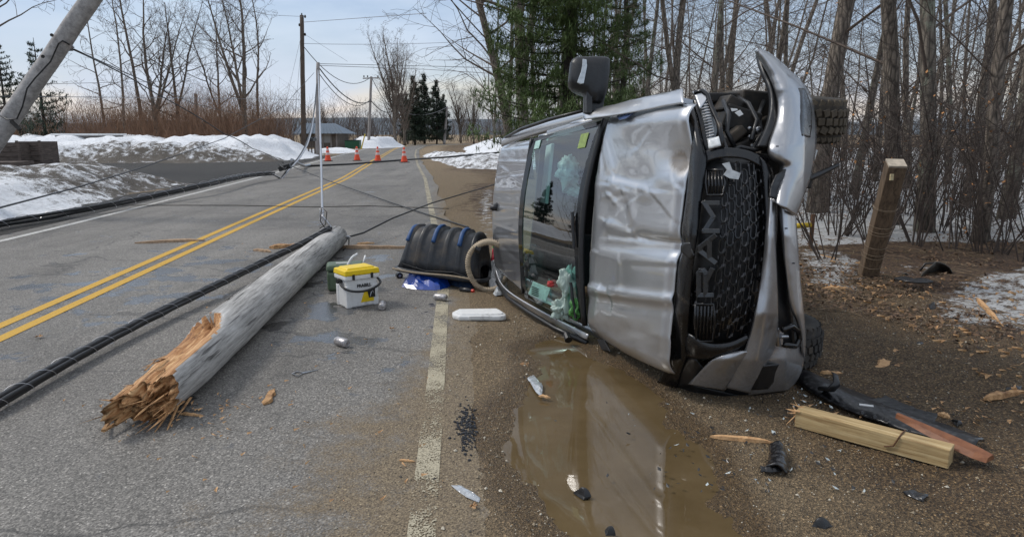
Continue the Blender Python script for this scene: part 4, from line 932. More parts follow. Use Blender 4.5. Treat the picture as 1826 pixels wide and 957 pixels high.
fp([(1352, 652), (1342, 675), (1334, 694)], [(1394, 647), (1385, 672), (1368, 692)], 'fog_light_recess', BLACKP, .055, lambda s, t, x, y: .02*math.sin(math.pi*s), 14, 14)
fp([(1296, 688), (1330, 700), (1404, 692)], [(1290, 712), (1330, 718), (1400, 710)], 'bumper_underside', BLACKP, -.05, None, 20, 6)
MB().tube([FU(x, y, .05) for x, y in ((1396, 588), (1412, 581), (1424, 590), (1426, 604), (1418, 617), (1398, 614))], .016, 10).build('tow_hook', GLOSSB, truck, smooth=True)
m = MB(); m.tube([FU(1384, 585, .03), FU(1388, 615, .03)], .016, 8); m.tube([FU(1392, 600, .05), FU(1404, 600, .05)], .012, 8); m.box(FU(1386, 600, .0), (.06, .03, .09)); m.build('hook_bracket', STEEL, truck, bevel=.003)
# curled-up bumper horn on the driver side
def hh(s, t, x, y): return .11*math.sin(math.pi*s)**.8+.03*math.sin(t*9)*.3+.02*float(fbm(x*.03, y*.03, 4))
horn = fp([(1348, 90), (1358, 108), (1372, 132), (1386, 165), (1390, 195), (1384, 226), (1370, 262), (1374, 282), (1392, 290), (1394, 310), (1380, 335), (1376, 358)], [(1356, 89), (1378, 101), (1404, 124), (1430, 148), (1446, 172), (1453, 210), (1454, 250), (1449, 290), (1442, 320), (1432, 345), (1424, 368), (1418, 384)], 'bumper_horn', SILVER2, .06, hh, 110, 26, .02)
horn['label'] = 'bumper end bent upwards into a curled horn'
fp([(1350, 95), (1356, 125), (1372, 155), (1376, 190), (1368, 225), (1350, 262)], [(1362, 108), (1378, 140), (1388, 168), (1392, 195), (1386, 226), (1372, 264)], 'horn_liner', BLACKP, .02, lambda s, t, x, y: .01*float(fbm(x*.1, y*.1, 3)), 50, 8, .03)
fp([(1422, 158), (1424, 190), (1423, 220), (1425, 242)], [(1434, 158), (1446, 190), (1447, 220), (1443, 246)], 'fog_light_recess', GLOSSB, .165, lambda s, t, x, y: .02*math.sin(math.pi*s)*math.sin(math.pi*t), 20, 10)
fp([(1384, 312), (1374, 332), (1372, 352)], [(1426, 284), (1408, 312), (1388, 356)], 'crumple_gap', BLACKP, .13, lambda s, t, x, y: .02*float(fbm(x*.1, y*.1, 3)), 16, 10)
for x, y in ((1386, 262), (1444, 226), (1402, 408), (1415, 470)): MB().lathe(FU(x, y, .19 if y < 300 else .10), [(.008, 0), (.008, .006)], 8, basis(C0-FU(x, y))[0] and Matrix.Identity(3)).build('bolt', BLACKP, truck)
# headlight bezel, lens and torn engine bay parts
fp([(1236, 178), (1246, 222), (1252, 262), (1262, 280)], [(1262, 172), (1276, 205), (1290, 240), (1300, 268)], 'headlight_housing', GLOSSB, -.04, None, 30, 10)
LENS = M('clear_lens', (.30, .33, .35), .12, .3, coat=1, var=.2)
hl = fp([(1248, 180), (1252, 205), (1258, 232), (1262, 248)], [(1262, 176), (1272, 205), (1280, 236), (1270, 252)], 'headlight', LENS, .0, lambda s, t, x, y: .02*math.sin(math.pi*s), 30, 8)
m = MB()
for k in range(14): m.tube([FU(1249+k*.9, 184+k*5, .03), FU(1263+k*.9, 181+k*5, .03)], .004, 4)
m.build('reflector_ribs', STEEL, hl)
fp([(1262, 250), (1264, 266)], [(1282, 244), (1286, 260)], 'indicator_lens', M('white_lens', (.7, .72, .72), .2, coat=.8), .04, None, 4, 4, sm=False)
fp([(1236, 164), (1242, 180), (1248, 196)], [(1258, 160), (1262, 168), (1262, 176)], 'fender', SILVER, .03, None, 8, 6)
MB().tube([FU(1238, 166, .04), FU(1252, 162, .04), FU(1262, 170, .04), FU(1268, 190, .03), FU(1284, 225, .03), FU(1288, 262, .03)], .014, 8).build('headlight_bezel', GLOSSB, truck, smooth=True)
m = MB()
def bb(x, y, dp, sx, sy, sz, rot=0, mm=None):
    (mm or m).box(U(x, y, dp), (sx, sy, sz), Matrix.Rotation(rot, 3, 'Y')); 
bb(1310, 215, 4.3, .22, .3, .14, .3); bb(1345, 195, 4.5, .30, .4, .20, .1); bb(1340, 235, 4.4, .2, .3, .12, -.5); bb(1302, 245, 4.15, .16, .16, .06, -.7); bb(1330, 255, 4.15, .22, .14, .05, -.35)
bb(1295, 190, 4.3, .10, .3, .10, .5); bb(1318, 176, 4.5, .5, .3, .06, .0); m.build('engine_bay', DARKM, truck, bevel=.012)
for x, y, r in ((1336, 229, .012), (1337, 244, .013), (1341, 260, .013), (1352, 232, .02), (1309, 262, .01)): MB().lathe(U(x, y, 4.05), [(r*.3, 0), (r, .003), (r*.8, .012), (.001, .014)], 10, Matrix.Rotation(math.pi/2, 3, 'X')).build('bolt', STEEL, truck)
for P in ([(1290, 180, 4.2), (1300, 205, 4.0), (1296, 235, 3.95), (1310, 262, 3.95)], [(1310, 170, 4.4), (1335, 185, 4.2), (1350, 215, 4.1), (1340, 250, 4.0)], [(1362, 180, 4.3), (1352, 205, 4.2), (1358, 240, 4.1), (1340, 270, 4.0)], [(1298, 272, 3.95), (1320, 262, 3.95), (1345, 268, 3.95), (1368, 262, 3.95)]):
    MB().tube([U(*p) for p in P], .014, 6).build('hose', BLACKP, truck, smooth=True)
pxpoly([(1303, 193), (1315, 194), (1316, 197), (1305, 199)], 4.02, name='paper_tag', mat=WHITEP, th=.003); pxpoly([(1310, 201), (1320, 196), (1326, 204), (1318, 208)], 4.0, name='paper_tag', mat=WHITEP, th=.003)
fp([(1232, 432), (1216, 432), (1215, 448)], [(1234, 448), (1240, 455), (1232, 462)], 'grille_badge', BLACKP, .05, None, 8, 6)
MB().tube([U(1010, 596, 5.3), U(1014, 606, 5.25)], [.025, .03], 10).build('crushed_mirror', BLACKP, truck)
# driver door mirror standing up on its stalk
MIRB = M('mirror_black', (.016, .017, .019), .38, var=.3, scale=90, bump=.3)
m = MB(); 
mo = [(1017, 112), (1020, 106), (1028, 102), (1060, 101), (1082, 102), (1088, 106), (1088, 126), (1084, 160), (1078, 178), (1070, 186), (1054, 184), (1046, 168), (1032, 163), (1020, 157), (1014, 150), (1014, 138)]
pts = [U(x, y, 5.12) for x, y in mo]; cc = sum(pts, V())/len(pts); ring = []
for k, (sc_, off) in enumerate(((.55, .07), (.86, .055), (.97, .025), (1, -.02), (.98, -.10), (.88, -.16), (.6, -.19))): ring.append([cc+(p-cc)*sc_-FW*off for p in pts+[pts[0]]])
m.grid(ring); m.face([0*17+k for k in range(16)][::-1]); b0 = len(m.v)-17; m.face([b0+k for k in range(16)])
mi = m.build('door_mirror', MIRB, truck, smooth=True)
MB().prism([U(x, y, 5.035) for x, y in ((1039, 105), (1046, 106), (1047, 118), (1041, 149), (1035, 150), (1029, 147), (1036, 128), (1038, 118))], -FW, .02).build('indicator_lens', M('mirror_lens', (.55, .58, .60), .2, .4, coat=.8), mi, bevel=.003)
m = MB(); m.grid([[U(x, y, d) for x, d in ((1042, 5.15), (1046, 5.08), (1056, 5.06))] for y in (164, 182, 201)]); m.prism([U(x, y, 5.12) for x, y in ((1054, 170), (1078, 176), (1076, 192), (1074, 198), (1050, 200))], -FW, .1)
m.build('mirror_stalk', MIRB, truck, bevel=.006)
m = MB(); m.prism([U(x, y, 5.14) for x, y in ((1042, 164), (1056, 172), (1056, 198), (1041, 202))], -FW, .08); m.build('mirror_arm', M('mirror_arm_grey', (.07, .075, .08), .4), truck, bevel=.01)

# ================================================================ POLES AND CABLES
def pole_mesh(p0, p1, r0, r1, n=20, seg=14, wob=.006):
    m = MB(); pts = [V(p0).lerp(V(p1), i/seg)+V((rnd.gauss(0, wob), rnd.gauss(0, wob), 0)) for i in range(seg+1)]
    return m.tube(pts, [r0+(r1-r0)*i/seg for i in range(seg+1)], n)
# broken pole on the road
P0, P1 = G(272, 698, .175), G(600, 422, .165); ax = (P1-P0).normalized(); LP = (P1-P0).length
bp = empty('broken_utility_pole', (P0.x, P0.y, 0), 'snapped grey utility pole lying on the road with a splintered near end', 'utility pole')
_, e1, e2 = basis(ax)                   # e1 horizontal, e2 up-ish
if e2.z < 0: e2 = -e2
m = MB(); ns, nt_ = 120, 64; g = []
for i in range(ns+1):
    s_ = (i/ns)**1.7*LP; R_ = (.170-.020*s_/LP)*(.86+.14*min(1, s_/.5)); row = []
    for k in range(nt_+1):
        th = 2*math.pi*k/nt_; cx, cy = math.cos(th), math.sin(th)
        rr = R_*(1+.035*float(fbm(s_*2, th*1.2 if k < nt_ else 0, 3))+.02*float(fbm(cx*3+s_*6, cy*3, 3)))
        px_, py_ = cx*rr, cy*rr; cut = 0
        # torn away upper side: the wood lies open for the first metre, outer shell left standing at both sides
        open_ = 1.12+.12*float(fbm(cx*5+7, 3, 2))*2
        if s_ < open_:
            u = s_/open_; ph = abs(math.atan2(px_, py_)-.38); wmax = (1.22-.25*u)*(1 if u < .72 else math.sqrt(max(0, 1-((u-.72)/.28)**2)))+.16*float(fbm(s_*7, 2 if px_ > 0 else 9, 4))
            if ph < wmax:
                q = ph/wmax; deep = .30+.16*float(fbm(s_*2+4, px_*9, 3))*2+(.10*float(fbm(s_*3, px_*60, 4)))*2
                k_ = deep+(1-deep)*q**2.4; k_ = min(1, k_+(.16*max(0, float(fbm(s_*9, px_*22, 3))) if q < .9 else 0)); px_ *= k_*.55+.45; py_ = py_*k_; cut = 1
        jag = 0
        if i == 0: jag = -.20*abs(float(fbm(cx*7+2, cy*7, 4)))*2-(.24*max(0, cx-.45)/.55)+(.06 if cy > .2 else 0)
        row.append((P0+ax*(s_+jag)+e1*px_+e2*py_, cut))
    g.append(row)
b0 = 0
for row in g: m.v += [p for p, _ in row]
nj = nt_+1
for i in range(ns):
    for k in range(nt_):
        m.cm = 1 if (g[i][k][1]+g[i+1][k][1]+g[i][k+1][1]+g[i+1][k+1][1]) >= 2 else 0
        m.face((i*nj+k, i*nj+k+1, (i+1)*nj+k+1, (i+1)*nj+k))
m.cm = 0; m.face([ns*nj+k for k in range(nt_)]); m.cm = 1
cc_ = P0-e2*.05; prev = list(range(nt_+1)); 
for q_, fr in enumerate((.86, .7, .52, .34, .16, .02)):
    base_ = len(m.v)
    for k in range(nt_+1):
        p = g[0][k][0]; v = cc_+(p-cc_)*fr; v = v-ax*((v-cc_).dot(ax)*.5)+ax*(-.10*float(fbm(k*.35+q_*3, q_*2.3, 3))*2.4-.02+.03*mnoise.noise(V((k*.9, q_*1.7, 0)))); m.v.append(v)
    for k in range(nt_): m.face((prev[k+1], prev[k], base_+k, base_+k+1))
    prev = list(range(base_, base_+nt_+1))
def aligned(name, stops, sc3, scale, bd, rough):
    t = NT(name); q_ = t.node('Mapping'); q_.inputs['Rotation'].default_value = (0, 0, -math.atan2(ax.y, ax.x)); t.l.new(t.tc, q_.inputs[0]); v_ = q_.outputs[0]
    n1 = t.noise(scale, 8, .7, vec=v_, sc3=sc3, dist=.5); n2 = t.noise(scale*.22, 6, .6, vec=v_, sc3=(.6, 2, 2)); f = t.math('ADD', t.math('MULTIPLY', n1, .62), t.math('MULTIPLY', n2, .38))
    c = t.ramp(f, stops); ck = t.ramp(t.noise(scale*.8, 3, .5, vec=v_, sc3=(sc3[0]*.5, sc3[1]*.8, sc3[2]*.8)), [(.30, .32), (.36, 1.)]); c = t.mix(.85, c, ck, 'MULTIPLY')
    t.set(color=c, rough=rough); t.bump(t.math('ADD', n1, ck), .9, bd); return t.m
SAPW = aligned('weathered_pole_skin', [(.36, (.13, .125, .12)), (.48, (.36, .35, .335)), (.62, (.60, .585, .565))], (.5, 9, 9), 7, .006, .85)
TORN = aligned('torn_pole_wood', [(.34, (.10, .034, .010)), (.47, (.42, .20, .075)), (.62, (.74, .48, .24))], (.45, 6, 6), 9, .012, .75)
nt2 = SAPW.node_tree
m.build('shaft', [SAPW, TORN], bp, smooth=True)
m = MB(); R3 = random.Random(4)
for k in range(90):                    # torn splinters at the break
    u = R3.uniform(-1, 1); s_ = R3.uniform(-.05, .16); L = R3.uniform(.05, .22); p = P0+ax*s_+e1*u*.15+e2*(-.06+R3.uniform(-.09, .06)+abs(u)*.02)
    d = (-ax+e1*R3.gauss(0, .22)+e2*R3.gauss(.05, .22)).normalized(); w_ = R3.uniform(.004, .013); m.tube([p, p+d*L*.6, p+d*L], [w_, w_*.7, .001], 4, flat=.4)
for k in range(26):
    u = R3.uniform(-1, 1); s_ = R3.uniform(.15, .95); p = P0+ax*s_+e1*u*.10+e2*(.03+.04*abs(u)); d = (ax*(1 if R3.random() < .3 else -1)+e1*R3.gauss(0, .08)+e2*R3.uniform(.05, .3)).normalized(); w_ = R3.uniform(.004, .012); L = R3.uniform(.08, .25); m.tube([p, p+d*L*.6, p+d*L], [w_, w_*.8, .001], 4, flat=.4)
m.build('splinters', RAW, bp)
m = MB(); q = P0+ax*.02+e1*.11-e2*.12; m.tube([q, q-ax*.25+e1*.05, G(205, 735, .012), G(104, 768, .008)], [.022, .015, .009, .002], 5, flat=.5); m.build('long_splinter', RAW, bp)
m = MB(); q = P0+ax*.1+e1*.15; m.tube([q, q-ax*.22, G(176, 712, .02)], [.03, .02, .002], 5, flat=.35); m.build('long_splinter', RAW, bp)
m = MB()                               # checks (drying cracks) along the shaft
for (a, b, th) in ((1.4, 2.6, 1.3), (2.4, 2.9, .7), (3.2, 4.6, 1.8), (1.1, 1.7, .6), (4.4, 5.6, 1.1), (2.9, 3.3, 2.3), (5.3, 6.0, 1.7)):
    pts = [P0+ax*(a+(b-a)*k/6)+e1*math.cos(th+R3.gauss(0, .03))*(.179-.026*(a+(b-a)*k/6)/LP)+e2*math.sin(th+R3.gauss(0, .03))*(.179-.026*(a+(b-a)*k/6)/LP) for k in range(7)]; m.tube(pts, [.001, .003, .0035, .003, .0035, .002, .001], 4, flat=.6)
m.build('drying_cracks', DARKM, bp)
kn = P0+ax*1.95+e1*.09+e2*.15; 
for k, (s_, th) in enumerate(((1.55, 1.15), (1.68, 1.0), (1.62, .85), (2.9, .35))): MB().lathe(P0+ax*s_+(e1*math.cos(th)+e2*math.sin(th))*.166, [(.016, -.006), (.014, .004), (.005, .001)], 10, Matrix(basis(e1*math.cos(th)+e2*math.sin(th))[::-1]).transposed()).build('knot', BARK[2], bp)
e1 = -e1; hb = P1-ax*.12+e1*.15
m = MB(); m.tube([hb-e2*.05, hb+e2*.02, hb+e1*.06], .012, 6); m.tube([P1-ax*.1-e1*.17, P1-ax*.1+e1*.18], .012, 6); m.box(P1-ax*.1+e1*.165, (.05, .05, .05)); m.build('through_bolt', STEEL, bp)
m = MB(); ls = P1-ax*.45+e2*.17-e1*.06
m.tube([ls, ls+V((-.06, 0, .10)), ls+V((-.03, 0, .28)), ls+V((.03, .0, .22)), ls+V((0, .02, .05)), ls+V((-.08, .02, .0))], .006, 6); m.build('wire_loop', DARKM, bp, smooth=True)
# leaning pole at the left
A, B = U(-115, 405, 13.4), U(330, -245, 12.2); A.z = -.2
lp = empty('leaning_utility_pole', (A.x, A.y, 0), 'weathered grey utility pole leaning steeply over the left snow bank', 'utility pole')
pole_mesh(A, B, .185, .145).build('shaft', POLE_W, lp, smooth=True)
def lpp(x, y, d=12.9): return U(x, y, d)
m = MB(); m.tube([lpp(0, 206, 12.75), lpp(14, 214, 12.7), lpp(30, 212, 12.7), lpp(40, 190, 12.6), lpp(48, 158, 12.6), lpp(62, 140, 12.6), lpp(90, 110, 12.6), lpp(104, 78, 12.6), lpp(112, 73, 12.6), lpp(124, 80, 12.7)], .014, 6); m.build('ground_wire', CABLE, lp, smooth=True)
m = MB(); m.tube([lpp(114, 92), lpp(122, 88), lpp(131, 83)], .03, 6); m.box(lpp(124, 86), (.08, .08, .1)); m.build('guy_bracket', STEEL, lp)
m = MB(); m.tube([lpp(20, 216), lpp(30, 226), lpp(36, 232)], .035, 6); m.build('lower_bracket', DARKM, lp)
for x, y in ((77, 101), (133, 26), (93, 63)): MB().lathe(lpp(x, y, 12.55), [(.03, 0), (.03, .02)], 8, Matrix.Rotation(math.pi/2, 3, 'X')).build('bolt', DARKM, lp)
def upole(name, px, pyb, pyt, D, r, mat, label, xt=None, arm=None, group=None):
    base = GD(px, D); base.z = -.1; d = D*math.cos(PITCH)+H*math.sin(PITCH); top = U(xt or px, pyt, d)
    e = empty(name, (base.x, base.y, 0), label, 'utility pole', group); pole_mesh(base, top, r, r*.75, 12).build('shaft', mat, e, smooth=True)
    if arm:
        m = MB(); m.tube([U(arm[0], pyt+3, d), U(arm[1], pyt+2, d)], .07, 6); m.build('crossarm', POLE_G, e)
        for q in (arm[0]+2, (arm[0]+arm[1])/2-6, arm[1]-2): MB().lathe(U(q, pyt+1, d), [(.05, 0), (.08, .08), (.05, .2)], 8).build('insulator', DARKM, e)
    return e, top, d
u1, t1, d1 = upole('utility_pole', 542, 272, 28, 56, .21, POLE_B, 'tall dark brown utility pole, the tallest upright one, left of the road', 538)
for yy, sx in ((30, 1), (62, 1), (45, -1)):
    MB().lathe(U(539+sx*5, yy, d1), [(.05, -.1), (.09, 0), (.05, .12)], 8).build('insulator', DARKM, u1)
m = MB(); m.tube([U(538, 24, d1), U(538, 30, d1)], .05, 6); m.build('top_pin', DARKM, u1)
u2, t2_, d2 = upole('utility_pole', 566, 272, 112, 52, .17, POLE_G, 'short pale grey stub pole with mailboxes at its foot', 567)
u3, t3, d3 = upole('utility_pole', 657, 262, 137, 78, .17, POLE_G, 'light grey pole with a crossarm beside the far snow mound', 662, (647, 676))
u4, t4, d4 = upole('utility_pole', 792, 256, 191, 105, .20, POLE_G, 'small far pole with a crossarm leaning near the evergreens', 797, (785, 807))
def wire(pts, r, name, label, mat=WIRE, cat='wire', sag=0, n=14, group=None):
    P = []
    for a, b in zip(pts[:-1], pts[1:]):
        for k in range(n): t = k/n; p = a.lerp(b, t); P.append(p-V((0, 0, sag*4*t*(1-t))))
    P.append(pts[-1]); m = MB().tube(P, r, 6); o = m.build(name, mat, smooth=True); o.location = (0, 0, 0)
    return tag(o, label, cat, group)
# overhead lines
wire([U(539, 40, d1), U(760, 24, 40)], .018, 'overhead_wire', 'topmost overhead line running right from the brown pole')
wire([U(541, 78, d1), U(900, 70, 60)], .016, 'overhead_wire', 'second overhead line running right from the brown pole', sag=.2)
wire([U(541, 30, d1), U(480, 27, 45), U(300, -15, 26)], .014, 'overhead_wire', 'overhead line running left from the brown pole top')
wire([U(542, 84, d1), t3], .03, 'overhead_wire', 'heavy sagging line from the brown pole to the crossarm pole', CABLE, sag=1.6)
wire([U(568, 120, d2), U(662, 180, d3), U(715, 186, 84)], .045, 'service_cable', 'thick sagging cable from the stub pole to the crossarm pole', CABLE, sag=1.1)
wire([U(568, 130, d2), U(661, 177, d3)], .03, 'service_cable', 'thinner second cable just under the thick sagging one', CABLE, sag=1.4)
wire([U(568, 114, d2), U(760, 118, 60), U(900, 122, 45)], .02, 'overhead_wire', 'lowest long line running right from the stub pole', CABLE)
wire([U(568, 117, d2), U(760, 124, 60), U(890, 132, 45)], .02, 'overhead_wire', 'line just below the lowest long one right of the stub pole')
wire([t3, U(710, 198, 90), t4], .04, 'overhead_wire', 'sagging line between the crossarm pole and the small far pole', sag=.8)
wire([U(541, 60, d1), U(620, 110, d1)], .010, 'guy_wire', 'faint thin wire slanting down right off the brown pole')
wire([U(0, 172, 30), U(250, 174, 40), U(540, 178, d1)], .016, 'overhead_wire', 'long level line across the left trees at mid height')
wire([U(80, 150, 36), U(340, 144, 44)], .014, 'overhead_wire', 'short pale line above the long level one at left')
wire([U(538, 60, d1), U(510, 180, d1-2)], .012, 'guy_wire', 'left one of two thin guys falling from the brown pole'); wire([U(538, 72, d1), U(522, 250, d1-1)], .012, 'guy_wire', 'right one of two thin guys falling from the brown pole')
wire([lpp(125, 86), U(280, 168, 20), U(398, 238, 25), U(450, 265, 27), U(506, 291, 26)], .015, 'broken_line', 'line falling from the leaning pole bracket to the tangled splice', CABLE, sag=-.05)
wire([U(132, 88, 12.9), U(220, 128, 18), U(345, 185, 34), U(470, 214, 50)], .012, 'broken_line', 'thin line running right from the leaning pole bracket', DARKM)
wire([U(-30, 378, 9.6), U(138, 334, 14), U(250, 300, 19), U(400, 247, 32), U(505, 190, 42), U(560, 130, d2)], .015, 'broken_line', 'dark fallen line rising from the near snow bank to the stub pole', CABLE)
wire([U(506, 291, 26), G(585, 322, .10), G(700, 362, .05), G(770, 385, .04), G(835, 405, .03)], .013, 'broken_line', 'thin line lying across the road from the splice to the muddy verge', CABLE)
wire([P1+e1*.18, U(648, 415, 9.9), U(700, 389, 11), U(770, 362, 14), U(885, 328, 20)], .013, 'broken_line', 'thin line running right from the broken pole end behind the truck', CABLE)
wire([P1+e1*.17, U(622, 436, 9.8), G(612, 446, .02)], .008, 'hanging_wire', 'short wire end dangling at the broken pole end', DARKM)
wire([G(544, 296, .06), G(620, 293, .05), G(720, 285, .06), U(800, 280, 38), U(890, 272, 40)], .05, 'fallen_cable', 'black cable lying straight across the road before the cones', CABLE)
wire([G(150, 366, .02), G(420, 366, .02), G(560, 369, .02), G(660, 367, .02), G(800, 372, .02)], .008, 'fallen_cable', 'hair thin line across the road in front of the broken pole', DARKM)
wire([P1+e2*.16-ax*.3, U(575, 385, 9.3), U(573, 300, 13), U(570, 200, 24), U(567, 125, d2)], [.011+.02*k/56 for k in range(57)], 'guy_wire', 'bright twisted guy strand rising straight from the broken pole end', ALUW)
m = MB()
for k in range(3): m.tube([U(574+4*math.sin(i*1.1+k*2.1), 372+i*3, 9.3)for i in range(11)], .006, 5)
m.build('guy_grip', ALUW, bp, smooth=True)
# lashed cable bundle on the near road
CB = empty('cable_bundle', tuple(G(100, 660).xy)+(0,), 'thick black lashed cable bundle lying beside the broken pole', 'cable bundle')
path = [G(-160, 800, .06), G(0, 715, .07), G(100, 655, .08), G(200, 600, .09), G(300, 550, .10), G(400, 502, .12), G(480, 462, .16), G(545, 432, .26), P1-ax*.5+e2*.18]
SP_ = smooth_curve(path, 120)
for k, (r, c) in enumerate(((.020, 0), (.019, 1), (.017, 2), (.014, 3), (.011, 4))):
    pts = []
    for i, p in enumerate(SP_):
        d = (SP_[min(i+1, 120)]-SP_[max(i-1, 0)]).normalized(); _, a, b_ = basis(d); th = k*1.26+i*.012; pts.append(p+(a*math.cos(th)*.030+b_*math.sin(th)*.020)+V((0, 0, .01*float(fbm(i*.2, k*3., 2)))))
    MB().tube(pts, r, 8).build('cable', CABLE, CB, smooth=True)
pts = []
for i in range(900):
    t = i/899*120; j = min(119, int(t)); p = SP_[j].lerp(SP_[j+1], t-j); d = (SP_[j+1]-SP_[j]).normalized(); _, a, b_ = basis(d); th = i*.18; pts.append(p+a*math.cos(th)*.052+b_*math.sin(th)*.042)
MB().tube(pts, .0022, 4).build('lashing_wire', ALUW, CB)
# second bundle along the left verge, up to the stub pole
CB2 = empty('cable_bundle', tuple(G(230, 365).xy)+(0,), 'black lashed cables along the left road edge curling up to the stub pole', 'cable bundle')
path = [G(-80, 415, .08), G(0, 398, .10), G(110, 380, .12), G(200, 364, .16), G(300, 343, .22), G(380, 325, .32), U(440, 312, 22), U(488, 309, 24)]
S2 = smooth_curve(path, 90)
for k in range(3):
    pts = []
    for i, p in enumerate(S2):
        d = (S2[min(i+1, 90)]-S2[max(i-1, 0)]).normalized(); _, a, b_ = basis(d); th = k*2.09+.4; pts.append(p+a*math.cos(th)*.045+b_*math.sin(th)*.04+V((0, 0, .03*float(fbm(i*.15, k*3., 2)))))
    MB().tube(pts, .027, 8).build('cable', CABLE, CB2, smooth=True)
pts = []
for i in range(600):
    t = i/599*90; j = min(89, int(t)); p = S2[j].lerp(S2[j+1], t-j); d = (S2[j+1]-S2[j]).normalized(); _, a, b_ = basis(d); pts.append(p+a*math.cos(i*.22)*.085+b_*math.sin(i*.22)*.08)
MB().tube(pts, .004, 4).build('lashing_wire', ALUW, CB2)
for dx, r in ((0, .030), (2.5, .026)):
    MB().tube(smooth_curve([U(482, 308, 24), U(488, 322, 24), U(498+dx, 323, 24.3), U(508+dx, 308, 25), U(518+dx, 298, 25.5), U(534+dx, 280, 27), U(550+dx, 250, 33), U(560, 205, 42), U(565, 150, d2)], 40), [r*(1+.6*k/40) for k in range(41)], 8).build('rising_cable', ALUW if dx else CABLE, CB2, smooth=True)
m = MB(); m.box(U(508, 299, 25), (.42, .16, .16), Matrix.Rotation(-.3, 3, 'Y')); m.tube([U(498, 294, 25), U(508, 302, 24.8), U(522, 290, 25.3)], .05, 6); m.build('splice_case', BLACKP, CB2, bevel=.03)
m = MB(); m.tube([U(520, 285, 27), U(535, 293, 30), U(543, 296, 32), U(552, 294, 33)], .06, 6); m.build('clamp', STEEL, CB2)

# ================================================================ FAR OBJECTS
def cone(px, py, label):
    b = G(px, py); e = empty('traffic_cone', (b.x, b.y, RZ_), label, 'traffic cone', 'traffic cones closing the road'); s = 1.12; z = RZ_; B_ = V((b.x, b.y, z))
    MB().box(B_+V((0, 0, .02)), (.50, .50, .04), RZ(.3)).build('base', BLACKP, e, bevel=.01)
    MB().lathe(B_, [(.19, .04), (.155, .20)], 20).build('cone_body', ORANGE, e, smooth=False)
    MB().lathe(B_, [(.155, .20), (.145, .20), (.045, .80), (.03, .82), (.02, .82)], 20).build('cone_body', ORANGE, e)
    MB().lathe(B_, [(.122, .36), (.101, .50)], 20).build('reflective_collar', CONEW, e); MB().lathe(B_, [(.085, .60), (.070, .70)], 20).build('reflective_collar', CONEW, e)
cone(585, 288, 'orange cone on the left verge side, first from the left'); cone(637, 287, 'orange cone in the left lane, between the leftmost cone and the yellow lines'); cone(674, 288, 'orange cone standing beside the double yellow line'); cone(721, 290, 'orange cone alone in the right lane')
# mailboxes
for i, (px, D) in enumerate(((551, 50), (556.5, 50.4), (562, 50.8))):
    b = GD(px, D); e = empty('mailbox', (b.x, b.y, 0), ('black mailbox, leftmost of three by the stub pole', 'black mailbox, middle of three by the stub pole', 'black mailbox with pale front nearest the stub pole')[i], 'mailbox', 'roadside mailboxes')
    MB().tube([b, b+V((0, 0, 1.0))], .05, 6).build('post', POLE_B, e)
    m = MB(); m.box(b+V((0, 0, 1.12)), (.18, .48, .18)); m.tube([b+V((0, -.24, 1.21)), b+V((0, .24, 1.21))], .09, 10); m.build('box_body', BLACKP, e)
    MB().box(b+V((0, -.245, 1.14)), (.15, .01, .18)).build('front_door', STEEL if i == 2 else BLACKP, e)
# shed
ROOFM = M('blue_grey_metal_roof', (.085, .115, .15), .4, .3, var=.1); WOODD = mat_wood('weathered_boards', (.05, .04, .032), (.20, .17, .14), (6, 6, .5), 3)
D = 80; b = GD(583, D); k = (D*math.cos(PITCH))/F; e = empty('shed', (b.x, b.y, 0), 'weathered board shed with a blue grey hipped metal roof', 'shed')
x0, x1 = GD(536, D).x, GD(610, D).x; zt = H-(259-238)*k*0+0; zw = 1.55-(239-238)*k*-1; y0, y1 = D-1, D+5
zw = H+(238-237)*k
MB().box(((x0+x1)/2, (y0+y1)/2, zw/2), (x1-x0-.5, y1-y0-.5, zw)).build('wall', WOODD, e)
m = MB()
for x in (GD(566, D).x, GD(580, D).x, GD(594, D).x, GD(604, D).x): m.box((x, y0+.2, zw/2), (.16, .12, zw))
m.build('posts', POLE_G, e)
for x, w_ in ((GD(573, D).x, .7), (GD(588, D).x, .8)): MB().box((x, y0+.2, 1.1), (w_, .05, 1.1)).build('window', M('old_panel', (.28, .28, .27), .6), e)
zr = H+(238-220)*k; m = MB(); ym = (y0+y1)/2
vv = [(x0-.3, y0-.4, zw-.05), (x1+.5, y0-.4, zw-.05), (x1+.5, y1+.4, zw-.05), (x0-.3, y1+.4, zw-.05), (x0-.3, ym, zr), (GD(592, D).x, ym, zr)]
m.v = [V(v) for v in vv]
for f in ((0, 1, 5, 4), (2, 3, 4, 5), (1, 2, 5), (0, 4, 3), (0, 3, 2, 1)): m.face(f)
ro = m.build('roof', ROOFM, e, solid=.05)
m = MB(); 
for i in range(14):
    t = i/13; xa = x0-.3+(x1-x0+.8)*t; xb = x0-.3+(GD(592, D).x-x0+.3)*t; m.tube([(xa, y0-.42, zw+.0), (xb, ym, zr+.03)], .03, 4)
m.build('seams', ROOFM, ro)
D = 74; b = GD(630, D); e = empty('dumpster', (b.x, b.y, 0), 'small dark green dumpster right of the shed', 'dumpster'); GR = M('green_metal', (.02, .10, .055), .5)
MB().box((b.x, b.y, .45), (1.5, 1., .8)).build('bin', GR, e, bevel=.03); MB().box((b.x, b.y, .88), (1.55, 1.05, .06)).build('lid', BLACKP, e)
D = 72; b = GD(644, D, 0); m = MB(); m.tube([b, U(651, 239, 71)], .06, 6); o = m.build('guy_marker', M('yellow_guard', (.60, .45, .05), .5)); tag(o, 'leaning yellow guy guard beside the crossarm pole', 'marker')
